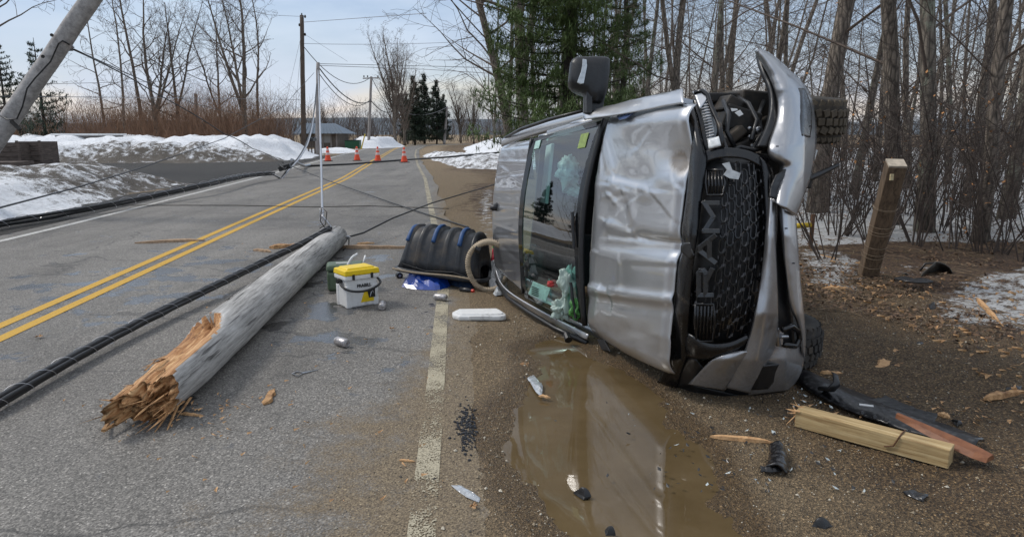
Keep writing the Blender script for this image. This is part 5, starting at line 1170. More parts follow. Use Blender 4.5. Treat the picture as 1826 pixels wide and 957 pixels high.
# low white roofed building behind the left bank
D = 44; b = GD(140, D); e = empty('low_building', (b.x, b.y, 0), 'low grey building with a flat snowy roof behind the left snow bank', 'building'); k = D/F
MB().box((b.x, b.y+1.5, .7), (2.6, 3, 1.5)).build('wall', M('grey_siding', (.14, .13, .125), .8), e); MB().box((b.x, b.y+1.5, 1.5), (2.9, 3.3, .12)).build('roof', WHITEP, e); MB().box((b.x+.3, b.y-.02, .8), (.9, .04, .5)).build('window', FRIT, e)
D = 60; b = GD(352, D); e = empty('grey_post', (b.x, b.y, 0), 'short grey post among the brush below the crooked tree', 'post'); MB().tube([b, U(349, 168, D)], .14, 8).build('shaft', POLE_G, e)
# wooden crates on the left bank
CRW = mat_wood('old_crate_boards', (.045, .035, .03), (.17, .135, .115), (1, 1, 6), 5, .85)
for i, (px, pyt, wpx, lab) in enumerate(((12, 256, 52, 'dark wooden crate at the left photo edge below the leaning pole'), (54, 254, 44, 'dark wooden crate right of the edge one, behind the near snow bank'))):
    dd = 19.5+i*.4; c = U(px, pyt+20, dd); h_ = 44*dd/F; wd = wpx*dd/F; e = empty('wooden_crate', (c.x, c.y, c.z-h_/2), lab, 'crate', 'wooden crates on the left bank')
    for q in range(5): MB().box(c+V((0, 0, -h_/2+(q+.5)*h_/5)), (wd, .04, h_/5-.018)).build('board', CRW, e, bevel=.004)
    for sx in (-1, 1):
        MB().box(c+V((sx*(wd/2-.03), -.04, 0)), (.07, .04, h_+.03)).build('corner_post', CRW, e, bevel=.004); MB().box(c+V((sx*(wd/2-.02), .35, 0)), (.035, .7, h_-.03)).build('side_panel', CRW, e)
    MB().box(c+V((0, .7, 0)), (wd, .035, h_-.03)).build('back_panel', CRW, e)
for i, (px, py, D) in enumerate([(12, 296, 19.2)]): c = U(px, py, D); o = MB().box(c, (1.0, .8, .25)).build('timber_base', CRW, org=V((c.x, c.y, c.z-.12)), bevel=.01); tag(o, 'dark timber base under the left edge crate', 'timber')
# yellow gate arm
a, b = U(1400, 404, 9.6), U(1446, 401, 9.6); e = empty('gate_arm', (b.x, b.y, 0), 'short yellow gate arm on a rusty post behind the truck bumper', 'gate arm')
MB().tube([a, b], .035, 10).build('arm', M('yellow_enamel', (.65, .45, .02), .4), e, smooth=True); MB().tube([b+V((.02, 0, .15)), V((b.x+.02, b.y, -.1))], .03, 8).build('post', M('rusty_steel', (.12, .06, .03), .8), e)
m = MB(); m.tube([b+V((.02, 0, .14)), b+V((.03, 0, .0)), b+V((-.05, 0, .0))], .012, 6); m.build('latch', DARKM, e)

# ================================================================ THINGS ON THE ROAD AND VERGE
def text_obj(s, size, mat, name, parent, M4, thick=.001, bold=0.0):
    cu = bpy.data.curves.new(name, 'FONT'); cu.body = s; cu.size = size; cu.extrude = thick; cu.offset = bold; cu.align_x = 'CENTER'; cu.align_y = 'CENTER'
    o = bpy.data.objects.new('tmp', cu); COL.objects.link(o); bpy.context.view_layer.update()
    me = bpy.data.meshes.new_from_object(o); bpy.data.objects.remove(o)
    me.transform(M4); me.materials.clear(); me.materials.append(mat)
    q = bpy.data.objects.new(name, me); COL.objects.link(q); q.parent = parent; return q
def M4(R3, loc): m = R3.to_4x4(); m.translation = loc; return m
# local frame helper: parts in a thing's own frame
class Kit:
    def __init__(s, name, loc, rz, label, cat, rx=0, ry=0, group=None):
        s.e = empty(name, loc, label, cat, group); s.e.rotation_euler = (rx, ry, rz)
    def add(s, name, mb, mat, parent=None, **k): return mb.build(name, mat, parent or s.e, org=V((0, 0, 0)), **k)
# yellow and white cooler
c = G(634, 549); k = Kit('cooler', (c.x, c.y+.10, .012), math.radians(38), 'white cooler with a bright yellow lid and black handle, open beside the pole', 'cooler')
L, D_, Hh = .335, .245, .262
m = MB(); m.box((0, 0, Hh/2), (L-.03, D_-.03, Hh)); k.add('body', m, WHITEP, bevel=.015)
for x in (-1, 1):
    for y in (-1, 1): k.add('corner_foot', MB().box((x*(L/2-.035), y*(D_/2-.035), .10), (.05, .05, .20)), WHITEP, bevel=.008)
m = MB(); m.box((0, 0, Hh+.012), (L, D_, .045)); k.add('rim', m, WHITEP, bevel=.012)
m = MB(); m.box((0, 0, Hh+.058), (L+.01, D_+.01, .05), taper=.96); m.box((0, 0, Hh+.088), (L-.05, D_-.05, .02), taper=.9); k.add('lid', m, YELP, bevel=.01)
m = MB()
for x in (-.09, .09): m.box((x, -D_/2-.003, Hh+.02), (.022, .016, .05))
k.add('latch', m, BLACKP, bevel=.003)
pts = smooth_curve([(-L/2-.012, -.01, Hh-.02), (-L/2-.016, -.07, Hh-.06), (-L/2+.01, -D_/2-.035, Hh-.09), (-.05, -D_/2-.05, Hh-.11), (.06, -D_/2-.05, Hh-.10), (L/2+.0, -D_/2-.035, Hh-.06), (L/2+.016, -.07, Hh-.03), (L/2+.012, -.01, Hh-.02)], 40)
k.add('carry_handle', MB().tube(pts, .0105, 8), BLACKP, smooth=True)
for x in (-1, 1): k.add('handle_pivot', MB().tube([(x*(L/2-.01), -.01, Hh-.02), (x*(L/2+.03), -.01, Hh-.02)], .024, 14), BLACKP)
fy = -D_/2+.013
m = MB(); m.prism([(x, fy, z) for x, z in ((-.02, .04), (.125, .04), (.125, .155), (.02, .150))], V((0, -1, 0)), .003); k.add('yellow_sticker', m, YELP)
m = MB(); m.prism([(x, fy-.004, z) for x, z in ((.06, .075), (.122, .075), (.122, .15), (.045, .148))], V((0, -1, 0)), .003); k.add('sticker_photo', m, BLACKP)
m = MB(); m.tube([(.065+.02*math.cos(i*.5)*(1-i*.03)+.02, fy-.010, .112+.024*math.sin(i*.8)) for i in range(10)], .003, 5); k.add('sticker_emblem', m, STEEL)
text_obj('FRABILL', .040, BLACKP, 'lettering', k.e, M4(Matrix.Rotation(math.pi/2, 3, 'X'), V((.015, fy-.006, .195))), bold=.0012)
# green cooler
c = G(618, 521); k = Kit('cooler', (c.x-.03, c.y+.12, .012), math.radians(14), 'olive green cooler with a white handle right behind the yellow lidded one', 'cooler')
m = MB(); m.box((0, 0, .10), (.36, .24, .20)); k.add('body', m, GREENP, bevel=.03); m = MB(); m.box((0, 0, .235), (.38, .26, .06), taper=.93); k.add('lid', m, GREENP, bevel=.02)
m = MB(); m.box((-.03, -.02, .268), (.12, .08, .006)); k.add('lid_sticker', m, M('worn_sticker', (.35, .36, .33), .5))
pts = smooth_curve([(.02, -.10, .25), (.05, -.09, .31), (.085, -.08, .345), (.10, -.04, .34), (.12, .02, .345)], 14); k.add('handle', MB().tube(pts, .013, 8), WHITEP, smooth=True)
k.add('handle', MB().tube([(.17, -.08, .25), (.19, -.07, .31), (.20, -.02, .33)], .010, 8), WHITEP, smooth=True)
# overturned black sled
c = G(790, 512); k = Kit('sled', (c.x+.01, c.y+.22, .11), math.radians(-17), 'overturned black ribbed plastic sled with blue stripes against the truck roof', 'sled', rx=math.radians(-6), ry=math.radians(5))
Ls, Ws, Hs = .92, .58, .45; nl, nw = 96, 40; g = []; SLB = M('sled_black', (.022, .024, .028), .45, var=.3, dirt=.35)
for i in range(nl+1):
    u = i/nl*2-1; row = []
    taper = 1-abs(u)**7*.28; ribp = ((i/nl)*6.0) % 1; rib = .034 if .36 < ribp < .64 else 0
    hx = (1-abs(u)**14)*1.0
    for j in range(nw+1):
        a = math.pi*j/nw; y = -math.cos(a); zz = math.sin(a); sy = math.copysign(abs(y)**.62, y); sz = abs(zz)**.55
        row.append(V((u*Ls/2*(1-.10*sz), sy*Ws/2*taper*(1+rib*.9)*(1-.18*sz), sz*(Hs*(.30+.70*hx)+rib) if j not in (0, nw) else 0)))
    g.append(row)
m = MB(); m.grid(g); k.add('shell', m, SLB, smooth=True, solid=.012)
rim = [V((math.copysign(abs(math.cos(t))**.35, math.cos(t))*(Ls/2+.02), math.copysign(abs(math.sin(t))**.35, math.sin(t))*(Ws/2+.02), 0)) for t in [2*math.pi*q/60 for q in range(61)]]
k.add('rim', MB().tube(rim, .024, 8, cap=False), SLB, smooth=True)
for q in (.22*0+.083, .417, .75):
    i = int(nl*(q+.0)) ; i = min(nl-1, max(1, int(nl*(q)))); pts = [g[i][j]*1.0+V((0, -.012, .010)) for j in range(6, 21)]
    k.add('blue_stripe', MB().tube(pts, .024, 6, flat=.6), BLUEP, smooth=True)
ROPE = M('speckled_rope', (.30, .24, .17), .8, var=.8, scale=160)
k.add('rope', MB().tube([V((x, -Ws/2-.045+.006*math.sin(x*9), .01+.012*math.sin(x*6))) for x in [(-.46+.92*q/24) for q in range(25)]], .011, 6), ROPE, smooth=True)
k.add('strap', MB().tube([V((-.36, -Ws/2-.03, .07)), V((-.1, -Ws/2-.03, .03)), V((.2, -Ws/2-.03, .06)), V((.40, -Ws/2-.02, .02))], .006, 6), BLACKP)
# tan hose coil
cc = U(871, 475, 6.9); k2 = Kit('hose_coil', tuple(cc), 0, 'tan ribbed hose coil standing on edge between sled and truck roof', 'hose'); pts = []; rr = []
for i in range(420):
    t = 2*math.pi*i/360+1.2; pts.append(V((math.cos(t)*.205*(1+.03*math.sin(3*t)), .06*math.sin(t*.5)+.03*math.cos(t), math.sin(t)*.245))); rr.append(.024+(.0035 if i % 5 < 3 else -.002))
HOSE = M('tan_hose', (.42, .34, .24), .7, var=.25, scale=60, dirt=.3)
k2.add('hose', MB().tube(pts, rr, 10), HOSE, smooth=True); k2.add('hose_cuff', MB().tube([pts[-1], pts[-1]+V((.05, 0, -.02))], .034, 10), BLACKP)
# crumpled stuff
def crumple(pxs, h, seed, mat, name, label, cat, z=.015, fold=.5, res=26, closed=False):
    P = [G(x, y) for x, y in pxs]; c = sum(P, V())/len(P); g = []; n = len(P)
    for i in range(9):
        f = 1-i/8; row = []
        for j in range(res+1):
            t = (j % res)/res*n; a = P[int(t) % n].lerp(P[(int(t)+1) % n], t-int(t)); v = c+(a-c)*(f**.8 if i else 1)
            hh_ = h*(1-(f**2.2))*(1+fold*1.6*mnoise.noise(V((v.x*14+seed, v.y*14, 0))))+h*.35*fold*abs(mnoise.noise(V((v.x*34, v.y*34+seed, 1))))*(1 if 0 < i else 0)
            v = V((v.x+(.02*mnoise.noise(V((v.x*20, v.y*20, seed))) if i else 0), v.y, z+hh_)); row.append(v)
        g.append(row)
    o = MB().grid(g).build(name, mat, org=V((c.x, c.y, 0)), smooth=False); return tag(o, label, cat)
BLUEB = M('blue_bag', (.008, .045, .28), .28, var=.3, coat=.6, bump=.5, bd=.006, scale=14)
crumple([(716, 514), (722, 500), (760, 498), (790, 494), (808, 502), (802, 514), (782, 520), (745, 519)], .11, 3, BLUEB, 'plastic_bag', 'crumpled shiny blue plastic bag under the sled rim', 'plastic bag')
crumple([(790, 506), (800, 494), (830, 498), (850, 508), (842, 518), (815, 514)], .12, 8, M('dark_blue_cloth', (.01, .028, .07), .7, var=.4, bump=.5), 'jacket', 'dark blue folded cloth lying under the right half of the sled', 'cloth')
k = Kit('bottle', tuple(G(832, 517, .03)), -.5, 'small dark bottle with a red cap below the sled', 'bottle'); k.add('bottle_body', MB().tube([(-.07, 0, 0), (.03, 0, 0), (.045, 0, 0), (.06, 0, 0)], [.026, .026, .014, .012], 12), BLACKP, smooth=True); k.add('cap', MB().tube([(.06, 0, 0), (.085, 0, 0)], .017, 12), M('red_cap', (.55, .04, .02), .4))
crumple([(868, 500), (885, 480), (900, 478), (905, 510), (893, 520), (872, 514)], .16, 12, M('white_sack', (.55, .54, .52), .5, bump=.4), 'bag', 'white paper sack wedged between hose coil and roof', 'bag')
crumple([(878, 498), (872, 490), (888, 472), (893, 478), (884, 496)], .24, 15, M('red_print', (.5, .02, .04), .4), 'red_carton', 'red carton edge beside the white sack', 'carton')
crumple([(876, 474), (882, 462), (890, 460), (892, 476)], .34, 18, M('green_print', (.06, .42, .03), .4), 'green_packet', 'bright green packet tucked inside the hose coil', 'packet')
crumple([(842, 500), (850, 480), (872, 474), (880, 490), (862, 506)], .28, 21, BLACKP, 'black_bag', 'black gear bag inside the hose coil', 'bag')
CLEARP = mat_glass('clear_plastic', (.90, .92, .93), 2.2)
crumple([(879, 526), (890, 516), (904, 514), (908, 519), (896, 528), (883, 530)], .06, 25, M('frosted_plastic', (.55, .57, .58), .2, coat=.8), 'bottle', 'crushed clear plastic bottle at the bottom of the hose coil', 'bottle')
crumple([(804, 870), (815, 869), (840, 880), (857, 893), (854, 901), (836, 894), (818, 882)], .012, 28, M('grimy_clear_film', (.38, .40, .42), .15, coat=1), 'plastic_shard', 'long clear lens shard on the sand near the bottom of the white line', 'shard')
crumple([(940, 672), (952, 668), (968, 690), (966, 708), (955, 698)], .010, 30, M('grimy_clear_film', (.38, .40, .42), .15, coat=1), 'plastic_shard', 'greenish clear shard at the left rim of the puddle', 'shard', z=.0)
# debris next to the sled: small brown board and coil
k = Kit('small_tool', tuple(G(712, 494, .02)), .4, 'small dark reel lying left of the sled', 'reel'); k.add('reel', MB().tube([(0, -.03, .02), (0, .03, .02)], .035, 12), BLACKP); k.add('reel_core', MB().tube([(0, -.035, .02), (0, .035, .02)], .015, 12), STEEL)
# cans
ALU = M('can_aluminium', (.70, .70, .70), .28, .9, var=.1); CANP = M('can_print', (.42, .40, .40), .35, .5, var=.5, scale=55)
def can(px, py, rz, label, rx=math.pi/2):
    c = G(px, py); k = Kit('drink_can', (c.x, c.y, .012+.033), rz, label, 'drink can', group='drink cans'); Mx = Matrix.Rotation(math.pi/2, 3, 'X')
    k.add('can_body', MB().lathe((0, 0, 0), [(.026, -.060), (.033, -.050), (.033, .048), (.027, .060)], 24, Mx), CANP, smooth=True)
    k.add('can_end', MB().lathe((0, 0, 0), [(.026, .0595), (.027, .062), (.024, .0625), (.023, .058)], 24, Mx), ALU); k.add('can_end', MB().lathe((0, 0, 0), [(.026, -.0595), (.027, -.062), (.024, -.0625), (.023, -.058)], 24, Mx), ALU)
    k.add('pull_tab', MB().box((0, -.063, .004), (.012, .002, .018)), STEEL)
can(610, 620, math.radians(52), 'pale drink can lying alone on the open road'); can(786, 538, math.radians(68), 'silver drink can with reddish print lying on the white line'); can(682, 553, math.radians(8), 'dark printed drink can touching the yellow lidded cooler')
# white cooler lid
k = Kit('cooler_lid', tuple(G(855, 566, .01)), math.radians(2), 'white plastic cooler lid lying flat on the sandy verge', 'lid'); c = G(855, 566)
m = MB(); P = [(-.235, .03), (-.225, -.05), (-.17, -.11), (.17, -.12), (.225, -.10), (.225, -.04), (.17, .12), (-.20, .11)]; m.prism([(x, y, .045) for x, y in P], V((0, 0, 1)), .045); k.add('shell', m, WHITEP, bevel=.014)
m = MB(); P2 = [(x*.88, y*.82+.01) for x, y in P]; m.prism([(x, y, .054) for x, y in P2], V((0, 0, 1)), .012); k.add('raised_rim', m, WHITEP, bevel=.008); m = MB(); m.box((.0, -.117, .03), (.17, .012, .03)); k.add('catch', m, WHITEP, bevel=.004)
# bent metal hook on the road
k = Kit('metal_bracket', tuple(G(544, 666, .018)), .0, 'small bent metal rod bracket on the road between can and pole', 'bracket'); pp = [G(521, 666, 0), G(532, 671, 0), G(540, 665, 0), G(566, 659, 0), G(540, 664, 0), G(530, 662, 0), G(521, 666, 0)]; c = G(544, 666)
k.add('rod', MB().tube([p-V((c.x, c.y, 0)) for p in pp], .004, 6), STEEL)
# dead leaves on the road
def leaf(px, py, s, label, rz):
    k = Kit('dead_leaf', tuple(G(px, py, .016)), rz, label, 'leaf', group='dead leaves on the road'); P = [(0, -1), (.35, -.7), (.3, -.3), (.9, -.2), (.6, .2), (.7, .6), (.2, .5), (0, 1), (-.25, .55), (-.8, .5), (-.5, .1), (-.9, -.3), (-.3, -.35), (-.3, -.75)]
    m = MB(); b = 0; m.v.append(V((0, 0, .012))); m.v += [V((x*s, y*s, .004+.018*abs(math.sin(x*3+y*2)))) for x, y in P]
    for i in range(len(P)): m.face((0, 1+i, 1+(i+1) % len(P)))
    k.add('blade', m, M('dry_leaf', (.33, .19, .09), .8, var=.3)); k.add('leaf_stalk', MB().tube([(0, -s, .01), (0, -s*1.5, .016)], .0015, 4), TWIG)
leaf(70, 602, .032, 'curled brown leaf on the left road near the yellow line', .4); leaf(699, 588, .024, 'tan leaf on wet asphalt right of the yellow lidded cooler', 1.2); leaf(935, 652, .036, 'brown leaf at the upper rim of the puddle', 2.0); leaf(845, 905, .02, 'small leaf on the sand below the lens shard', 3)
# planks and splinters
def plank(p, q, w_, th, name, label, cat, mat=CHIP, z=.012, seed=0, group=None, nseg=9):
    R = random.Random(seed); a, b = G(*p, z), G(*q, z); d = (b-a); L = d.length; d.normalize(); n = V((-d.y, d.x, 0)); m = MB(); g = []
    for i in range(nseg+1):
        t = i/nseg; f = min(1, (t*5)**.7 if t < .2 else ((1-t)*3.5)**.8 if t > .71 else 1)*(1+R.uniform(-.22, .22)); f = max(f, .07); ww = w_*f/2; off = n*R.gauss(0, w_*.08); c = a+d*L*t+off; h = th*(.4+.6*f)
        g.append([c-n*ww, c-n*ww*.8+V((0, 0, h*.9)), c+n*ww*R.uniform(.2, .7)+V((0, 0, h*(1+R.uniform(-.2, .2)))), c+n*ww])
    m.grid(g); m.face([0, 1, 2, 3][::-1]); k_ = len(m.v); m.face([k_-4, k_-3, k_-2, k_-1])
    for i in range(nseg): m.face((i*4+3, i*4, (i+1)*4, (i+1)*4+3)[::-1])
    o = m.build(name, mat, org=V((a.x, a.y, 0))); return tag(o, label, cat, group)
CHIPG = mat_wood('weathered_chip', (.20, .13, .08), (.50, .34, .21), (1, 1, 1), 30)
for i, (p, q, w_, th, lab) in enumerate([((240, 434), (366, 429), .09, .035, 'long flat splinter lying across the yellow lines'), ((480, 443), (560, 440), .13, .06, 'thick splintered piece behind the broken pole on its left'), ((596, 442), (742, 443), .10, .045, 'longest thin split board reaching right from the pole end'), ((452, 446), (484, 450), .07, .03, 'short dark splinter left of the thick piece'), ((636, 435), (668, 434), .04, .02, 'small sliver just above the long split board'),
        ((470, 722), (490, 695), .055, .022, 'pointed orange wood shard upright on the road right of the break'), ((322, 737), (362, 741), .028, .01, 'thin sliver under the broken pole end'), ((1563, 660), (1592, 634), .10, .02, 'broad pale wood flake in the mud behind the timber'), ((1592, 657), (1612, 650), .05, .02, 'small curled orange flake beside the broad pale one'),
        ((1636, 655), (1688, 660), .02, .012, 'thin orange stick lying in the mud'), ((1766, 662), (1826, 648), .03, .02, 'straight pale stick at the right photo edge'), ((1750, 712), (1826, 700), .06, .03, 'thick orange splinter at the right photo edge'), ((1742, 532), (1788, 584), .05, .03, 'long pale splinter standing out on the dirty snow'), ((1555, 613), (1600, 604), .06, .02, 'pale flake by the black scraps behind the bumper'),
        ((1266, 779), (1378, 790), .035, .022, 'long pale stick lying in front of the bumper beside the puddle'), ((1640, 617), (1676, 616), .05, .02, 'orange chip beside the black scraps'), ((1462, 665), (1504, 668), .035, .02, 'orange chip by the lower tyre'), ((1672, 738), (1694, 746), .035, .02, 'orange chip behind the black flap'), ((1466, 515), (1520, 517), .06, .03, 'pale splinter at the foot of the square post'), ((1590, 632), (1604, 628), .04, .03, 'stubby orange chip above the broad flake'),
        ((712, 820), (740, 823), .015, .008, 'thin orange sliver on the sandy road edge'), ((838, 902), (850, 911), .02, .01, 'orange chip right under the lens shard'), ((960, 706), (982, 709), .02, .01, 'orange chip near the greenish shard'), ((1462, 455), (1500, 466), .03, .02, 'long sliver in leaf litter behind the bumper'), ((1600, 470), (1632, 482), .04, .02, 'pale splinter right of the square post'), ((1700, 600), (1735, 590), .03, .015, 'sliver below the dirty snow patch')]):
    plank(p, q, w_, th, 'wood_splinter', lab, 'wood splinter', RAW if i in (1, 5, 8, 11) else CHIP if i > 3 else CHIPG, seed=i, group='wood splinters', z=.014 if p[0] < 780 else .004)
R4 = random.Random(12)
m = MB()
for k_ in range(640):                  # countless chips
    if R4.random() < .78: p = G(R4.uniform(1400, 1900), R4.uniform(455, 760))
    elif R4.random() < .5: p = G(R4.gauss(330, 90), R4.gauss(735, 25), .014)
    else: p = G(R4.uniform(250, 800), R4.uniform(425, 900), .014)
    if p.x < 3 and 2 < p.y < 6.5 and p.x > .45 and p.y > 3.9: continue
    a = R4.uniform(0, 3.14); L = R4.uniform(.006, .020)*(1 if p.x < .3 else 1.7); d = V((math.cos(a), math.sin(a), 0))*L; n = V((-d.y, d.x, 0))*R4.uniform(.1, .3); z = V((0, 0, .016 if p.x < .3 else .018+(.03 if p.x > 3 else 0)))
    b = len(m.v); m.v += [p-d-n+z*.4, p+d-n*.5+z, p+d*.8+n+z*.8, p-d+n+z]; m.face((b, b+1, b+2, b+3))
o = m.build('wood_chips', CHIP); tag(o, 'tiny pale wood chips strewn over road and mud', 'wood chips', kind='stuff')
# dead leaf litter, gravel
_gx = np.arange(-1, 10, .02); _gy = np.arange(1.5, 12, .02); _GH = gh(*np.meshgrid(_gx, _gy)); _FB = fbm(np.meshgrid(_gx, _gy)[0]*1.1+5, np.meshgrid(_gx, _gy)[1]*1.1, 3)
def ghq(x, y): return float(_GH[min(len(_gy)-1, max(0, int((y-1.5)/.02))), min(len(_gx)-1, max(0, int((x+1)/.02)))])
def fbq(x, y): return float(_FB[min(len(_gy)-1, max(0, int((y-1.5)/.02))), min(len(_gx)-1, max(0, int((x+1)/.02)))])
m = MB()
for k_ in range(12000):
    if R4.random() < .75: x, y = R4.uniform(2.1, 9), R4.uniform(4.8, 10.5)
    else: x, y = R4.uniform(1.9, 4.5), R4.uniform(5.2, 8)
    if x < 2.5 and y < 6: continue
    if fbq(x, y) < (-.02 if y > 6 else .08): continue
    z = ghq(x, y)+R4.uniform(.004, .03); s_ = R4.uniform(.010, .030); a = R4.uniform(0, 6.28); u = V((math.cos(a), math.sin(a), R4.gauss(0, .35)))*s_; v = V((-math.sin(a), math.cos(a), R4.gauss(0, .35)))*s_*R4.uniform(.3, .7); c = V((x, y, z)); b = len(m.v)
    m.cm = R4.randint(0, 2); m.v += [c-u, c-v, c+u+V((0, 0, s_*.3)), c+v]; m.face((b, b+1, b+2, b+3))
o = m.build('leaf_litter', [M('litter_brown', (.12, .068, .036), .8, var=.4), M('litter_dark', (.055, .034, .022), .8, var=.4), M('litter_tan', (.17, .105, .06), .8, var=.4)]); tag(o, 'dead leaves matted at the edge of the woods', 'leaf litter', kind='stuff')
m = MB()
for k_ in range(420):
    x, y = R4.uniform(1.6, 8), R4.uniform(5.2, 11); 
    if x < 2.4 and y < 6.5: continue
    z = ghq(x, y)+.015; a = R4.uniform(0, 3.14); L = R4.uniform(.08, .4); p = V((x, y, z)); m.tube([p, p+V((math.cos(a), math.sin(a), .12))*L*.5, p+V((math.cos(a+.3), math.sin(a+.3), .06))*L], [.004, .003, .002], 4, cap=False)
o = m.build('fallen_twigs', M('grass_straw', (.20, .145, .09), .85, var=.5, scale=3)); tag(o, 'dry twigs and straw lying in the leaf litter', 'twigs', kind='stuff')
m = MB()
for k_ in range(26000):
    if R4.random() < .8: x, y = R4.uniform(.0, 4.2), R4.uniform(2.0, 7.5)
    else: x, y = R4.gauss(-.15, .35), R4.uniform(2, 6)
    on = x < yr(y)+.32; z = RZ_ if on else ghq(x, y); 
    if not on and z < -.014: continue
    s_ = R4.uniform(.0012, .0048)*(1 if R4.random() < .97 else 2.6); c = V((x, y, z+s_*.3)); b = len(m.v); a = R4.uniform(0, 6.28); ca, sa = math.cos(a), math.sin(a)
    m.cm = 0 if R4.random() < .55 else R4.randint(1, 2)
    m.v += [c+V((ca, sa, 0))*s_, c+V((-sa, ca, 0))*s_*.8, c+V((-ca, -sa, 0))*s_, c+V((sa, -ca, 0))*s_*.7, c+V((.2*s_, 0, s_*.8))]
    for q in range(4): m.face((b+q, b+(q+1) % 4, b+4))
o = m.build('gravel', [M('grit_tan', (.30, .24, .16), .8, var=.4), M('grit_dark', (.05, .045, .04), .7, var=.4), M('grit_pale', (.48, .43, .34), .7, var=.3)]); tag(o, 'sand grains and small stones on the verge', 'gravel', kind='stuff')
m = MB()
for k_ in range(240):
    p = G(R4.gauss(832, 9), R4.gauss(765, 22), .012); s_ = R4.uniform(.004, .011); m.box(p+V((0, 0, s_*.3)), (s_*1.6, s_*1.3, s_), RZ(R4.uniform(0, 3)), taper=.6)
o = m.build('tar_crumbs', M('tar_crumb', (.025, .026, .03), .5, var=.4)); tag(o, 'patch of black asphalt crumbs right of the white line', 'asphalt crumbs', kind='stuff')
m = MB(); 
for k_ in range(260):
    p = G(R4.gauss(1400, 130), R4.uniform(690, 880), .004); a = R4.uniform(0, 6.28); s_ = R4.uniform(.004, .016); m.cm = R4.randint(0, 2) % 2; d = V((math.cos(a), math.sin(a), 0))*s_; n = V((-d.y, d.x, 0))*R4.uniform(.3, .8); z = V((0, 0, .008)); b = len(m.v)
    m.v += [p-d+z, p-n+z*1.6, p+d+z*2.2, p+n+z]; m.face((b, b+1, b+2, b+3))
o = m.build('plastic_fragments', [BLACKP, M('glass_crumb', (.45, .50, .50), .15, coat=1)]); tag(o, 'crumbs of black plastic and glass around the bumper', 'fragments', kind='stuff')
# leaning square post
b, t_ = G(1541, 516, -.15), U(1598, 292, 6.95); ax_ = (t_-b).normalized(); PW = mat_wood('brown_post_wood', (.045, .029, .018), (.21, .145, .09), (5, 5, .5), 6, .8)
e = empty('wooden_post', (b.x, b.y, 0), 'thick leaning square wooden post at the edge of the leaf litter', 'post'); Mx = Matrix((ax_.cross(V((0, 1, 0))).normalized(), ax_.cross(ax_.cross(V((0, 1, 0)))).normalized()*-1, ax_)).transposed() @ Matrix.Rotation(.25, 3, 'Z')
m = MB(); m.box((b+t_)/2, (.172, .172, (t_-b).length), Mx); m.build('shaft', PW, e, bevel=.012)
m = MB(); m.box(t_+ax_*.004, (.164, .164, .02), Mx); m.build('cut_top', M('lit_endgrain', (.42, .36, .28), .8, scale=20), e); c = t_-ax_*.16+Mx @ V((.0, 0, 0)); c = U(1590, 316, 6.82); MB().box(c, (.03, .02, .06)).build('tag', M('tag_tan', (.55, .45, .25), .5), e)  # post top coloured paler to look lit from above
m = MB()
for i in range(9):
    pts = [b+ax_*(.35+i*.09+.08*math.sin(i*2))+Mx @ V((.12*math.cos(a), .12*math.sin(a), 0)) for a in [-2.8+.5*q for q in range(7)]]
    m.tube(pts, .0022, 3, cap=False)
m.build('dry_vine', M('dry_vine', (.25, .19, .13), .8), e)
# sawn timber
a, b = G(1416, 762, .0), G(1690, 838, .0); d = (b-a).normalized(); n = V((-d.y, d.x, 0)); L = (b-a).length; T4 = mat_wood('treated_timber', (.33, .20, .085), (.62, .45, .24), (1, 1, 1), 4, .7)
nt3 = NT('timber_yellow'); mpn = nt3.node('Mapping'); mpn.inputs['Rotation'].default_value = (0, 0, -math.atan2(d.y, d.x)); nt3.l.new(nt3.tc, mpn.inputs[0])
gn = nt3.noise(9, 6, .6, vec=mpn.outputs[0], sc3=(.35, 7, 7), dist=.8); nt3.set(color=nt3.mix(nt3.ramp(nt3.noise(3, 6, .7), [(.45, 0.), (.8, .55)]), nt3.ramp(gn, [(.3, (.24, .145, .055)), (.5, (.46, .33, .16)), (.72, (.60, .47, .26))]), (.15, .11, .06)), rough=.7); nt3.bump(gn, .4, .003)
e = empty('sawn_timber', (a.x, a.y, 0), 'square yellow sawn timber lying in the mud before the bumper', 'timber'); c = (a+b)/2+n*.05+V((0, 0, .052)); Mx = Matrix((d, n, V((0, 0, 1)))).transposed()
m = MB(); m.box(c, (L, .098, .094), Mx); m.build('beam', nt3.m, e, bevel=.004)
m = MB()
for i in range(9): m.tube([a+n*R4.uniform(0, .1)+V((0, 0, R4.uniform(.02, .1)))+d*.02, a-d*R4.uniform(.03, .09)+n*R4.uniform(-.02, .12)+V((0, 0, R4.uniform(.0, .11)))], [R4.uniform(.008, .02), .002], 4, flat=.4)
m.build('torn_end', CHIP, e)
m = MB(); q = a+d*L*.70; m.tube([q+n*(.11)+V((0, 0, .1)), q+n*.05+V((0, 0, .104)), q-n*.004+V((0, 0, .1)), q-d*.02-n*.006+V((0, 0, .05)), q-d*.06-n*.006+V((0, 0, .035))], .004, 5); m.build('rusty_wire', M('rust', (.10, .045, .02), .8), e)
REDW = mat_wood('red_brown_stake', (.13, .045, .018), (.30, .115, .045), (1, 1, 1), 14, .55)
a2_, b2_ = G(1596, 768, .03), G(1764, 832, .02); d2_ = (b2_-a2_).normalized(); n2_ = V((-d2_.y, d2_.x, 0)); m = MB(); Lq = (b2_-a2_).length; g = []
for i in range(9):
    t = i/8; w_ = .012+.045*min(1, t*1.6)*(1 if t < .9 else .6); c = a2_+d2_*Lq*t; zc = .075-.045*t; g.append([c-n2_*w_+V((0, 0, zc)), c-n2_*w_*.6+V((0, 0, zc+.022)), c+n2_*w_*.6+V((0, 0, zc+.026)), c+n2_*w_+V((0, 0, zc)), c-n2_*w_+V((0, 0, zc))])
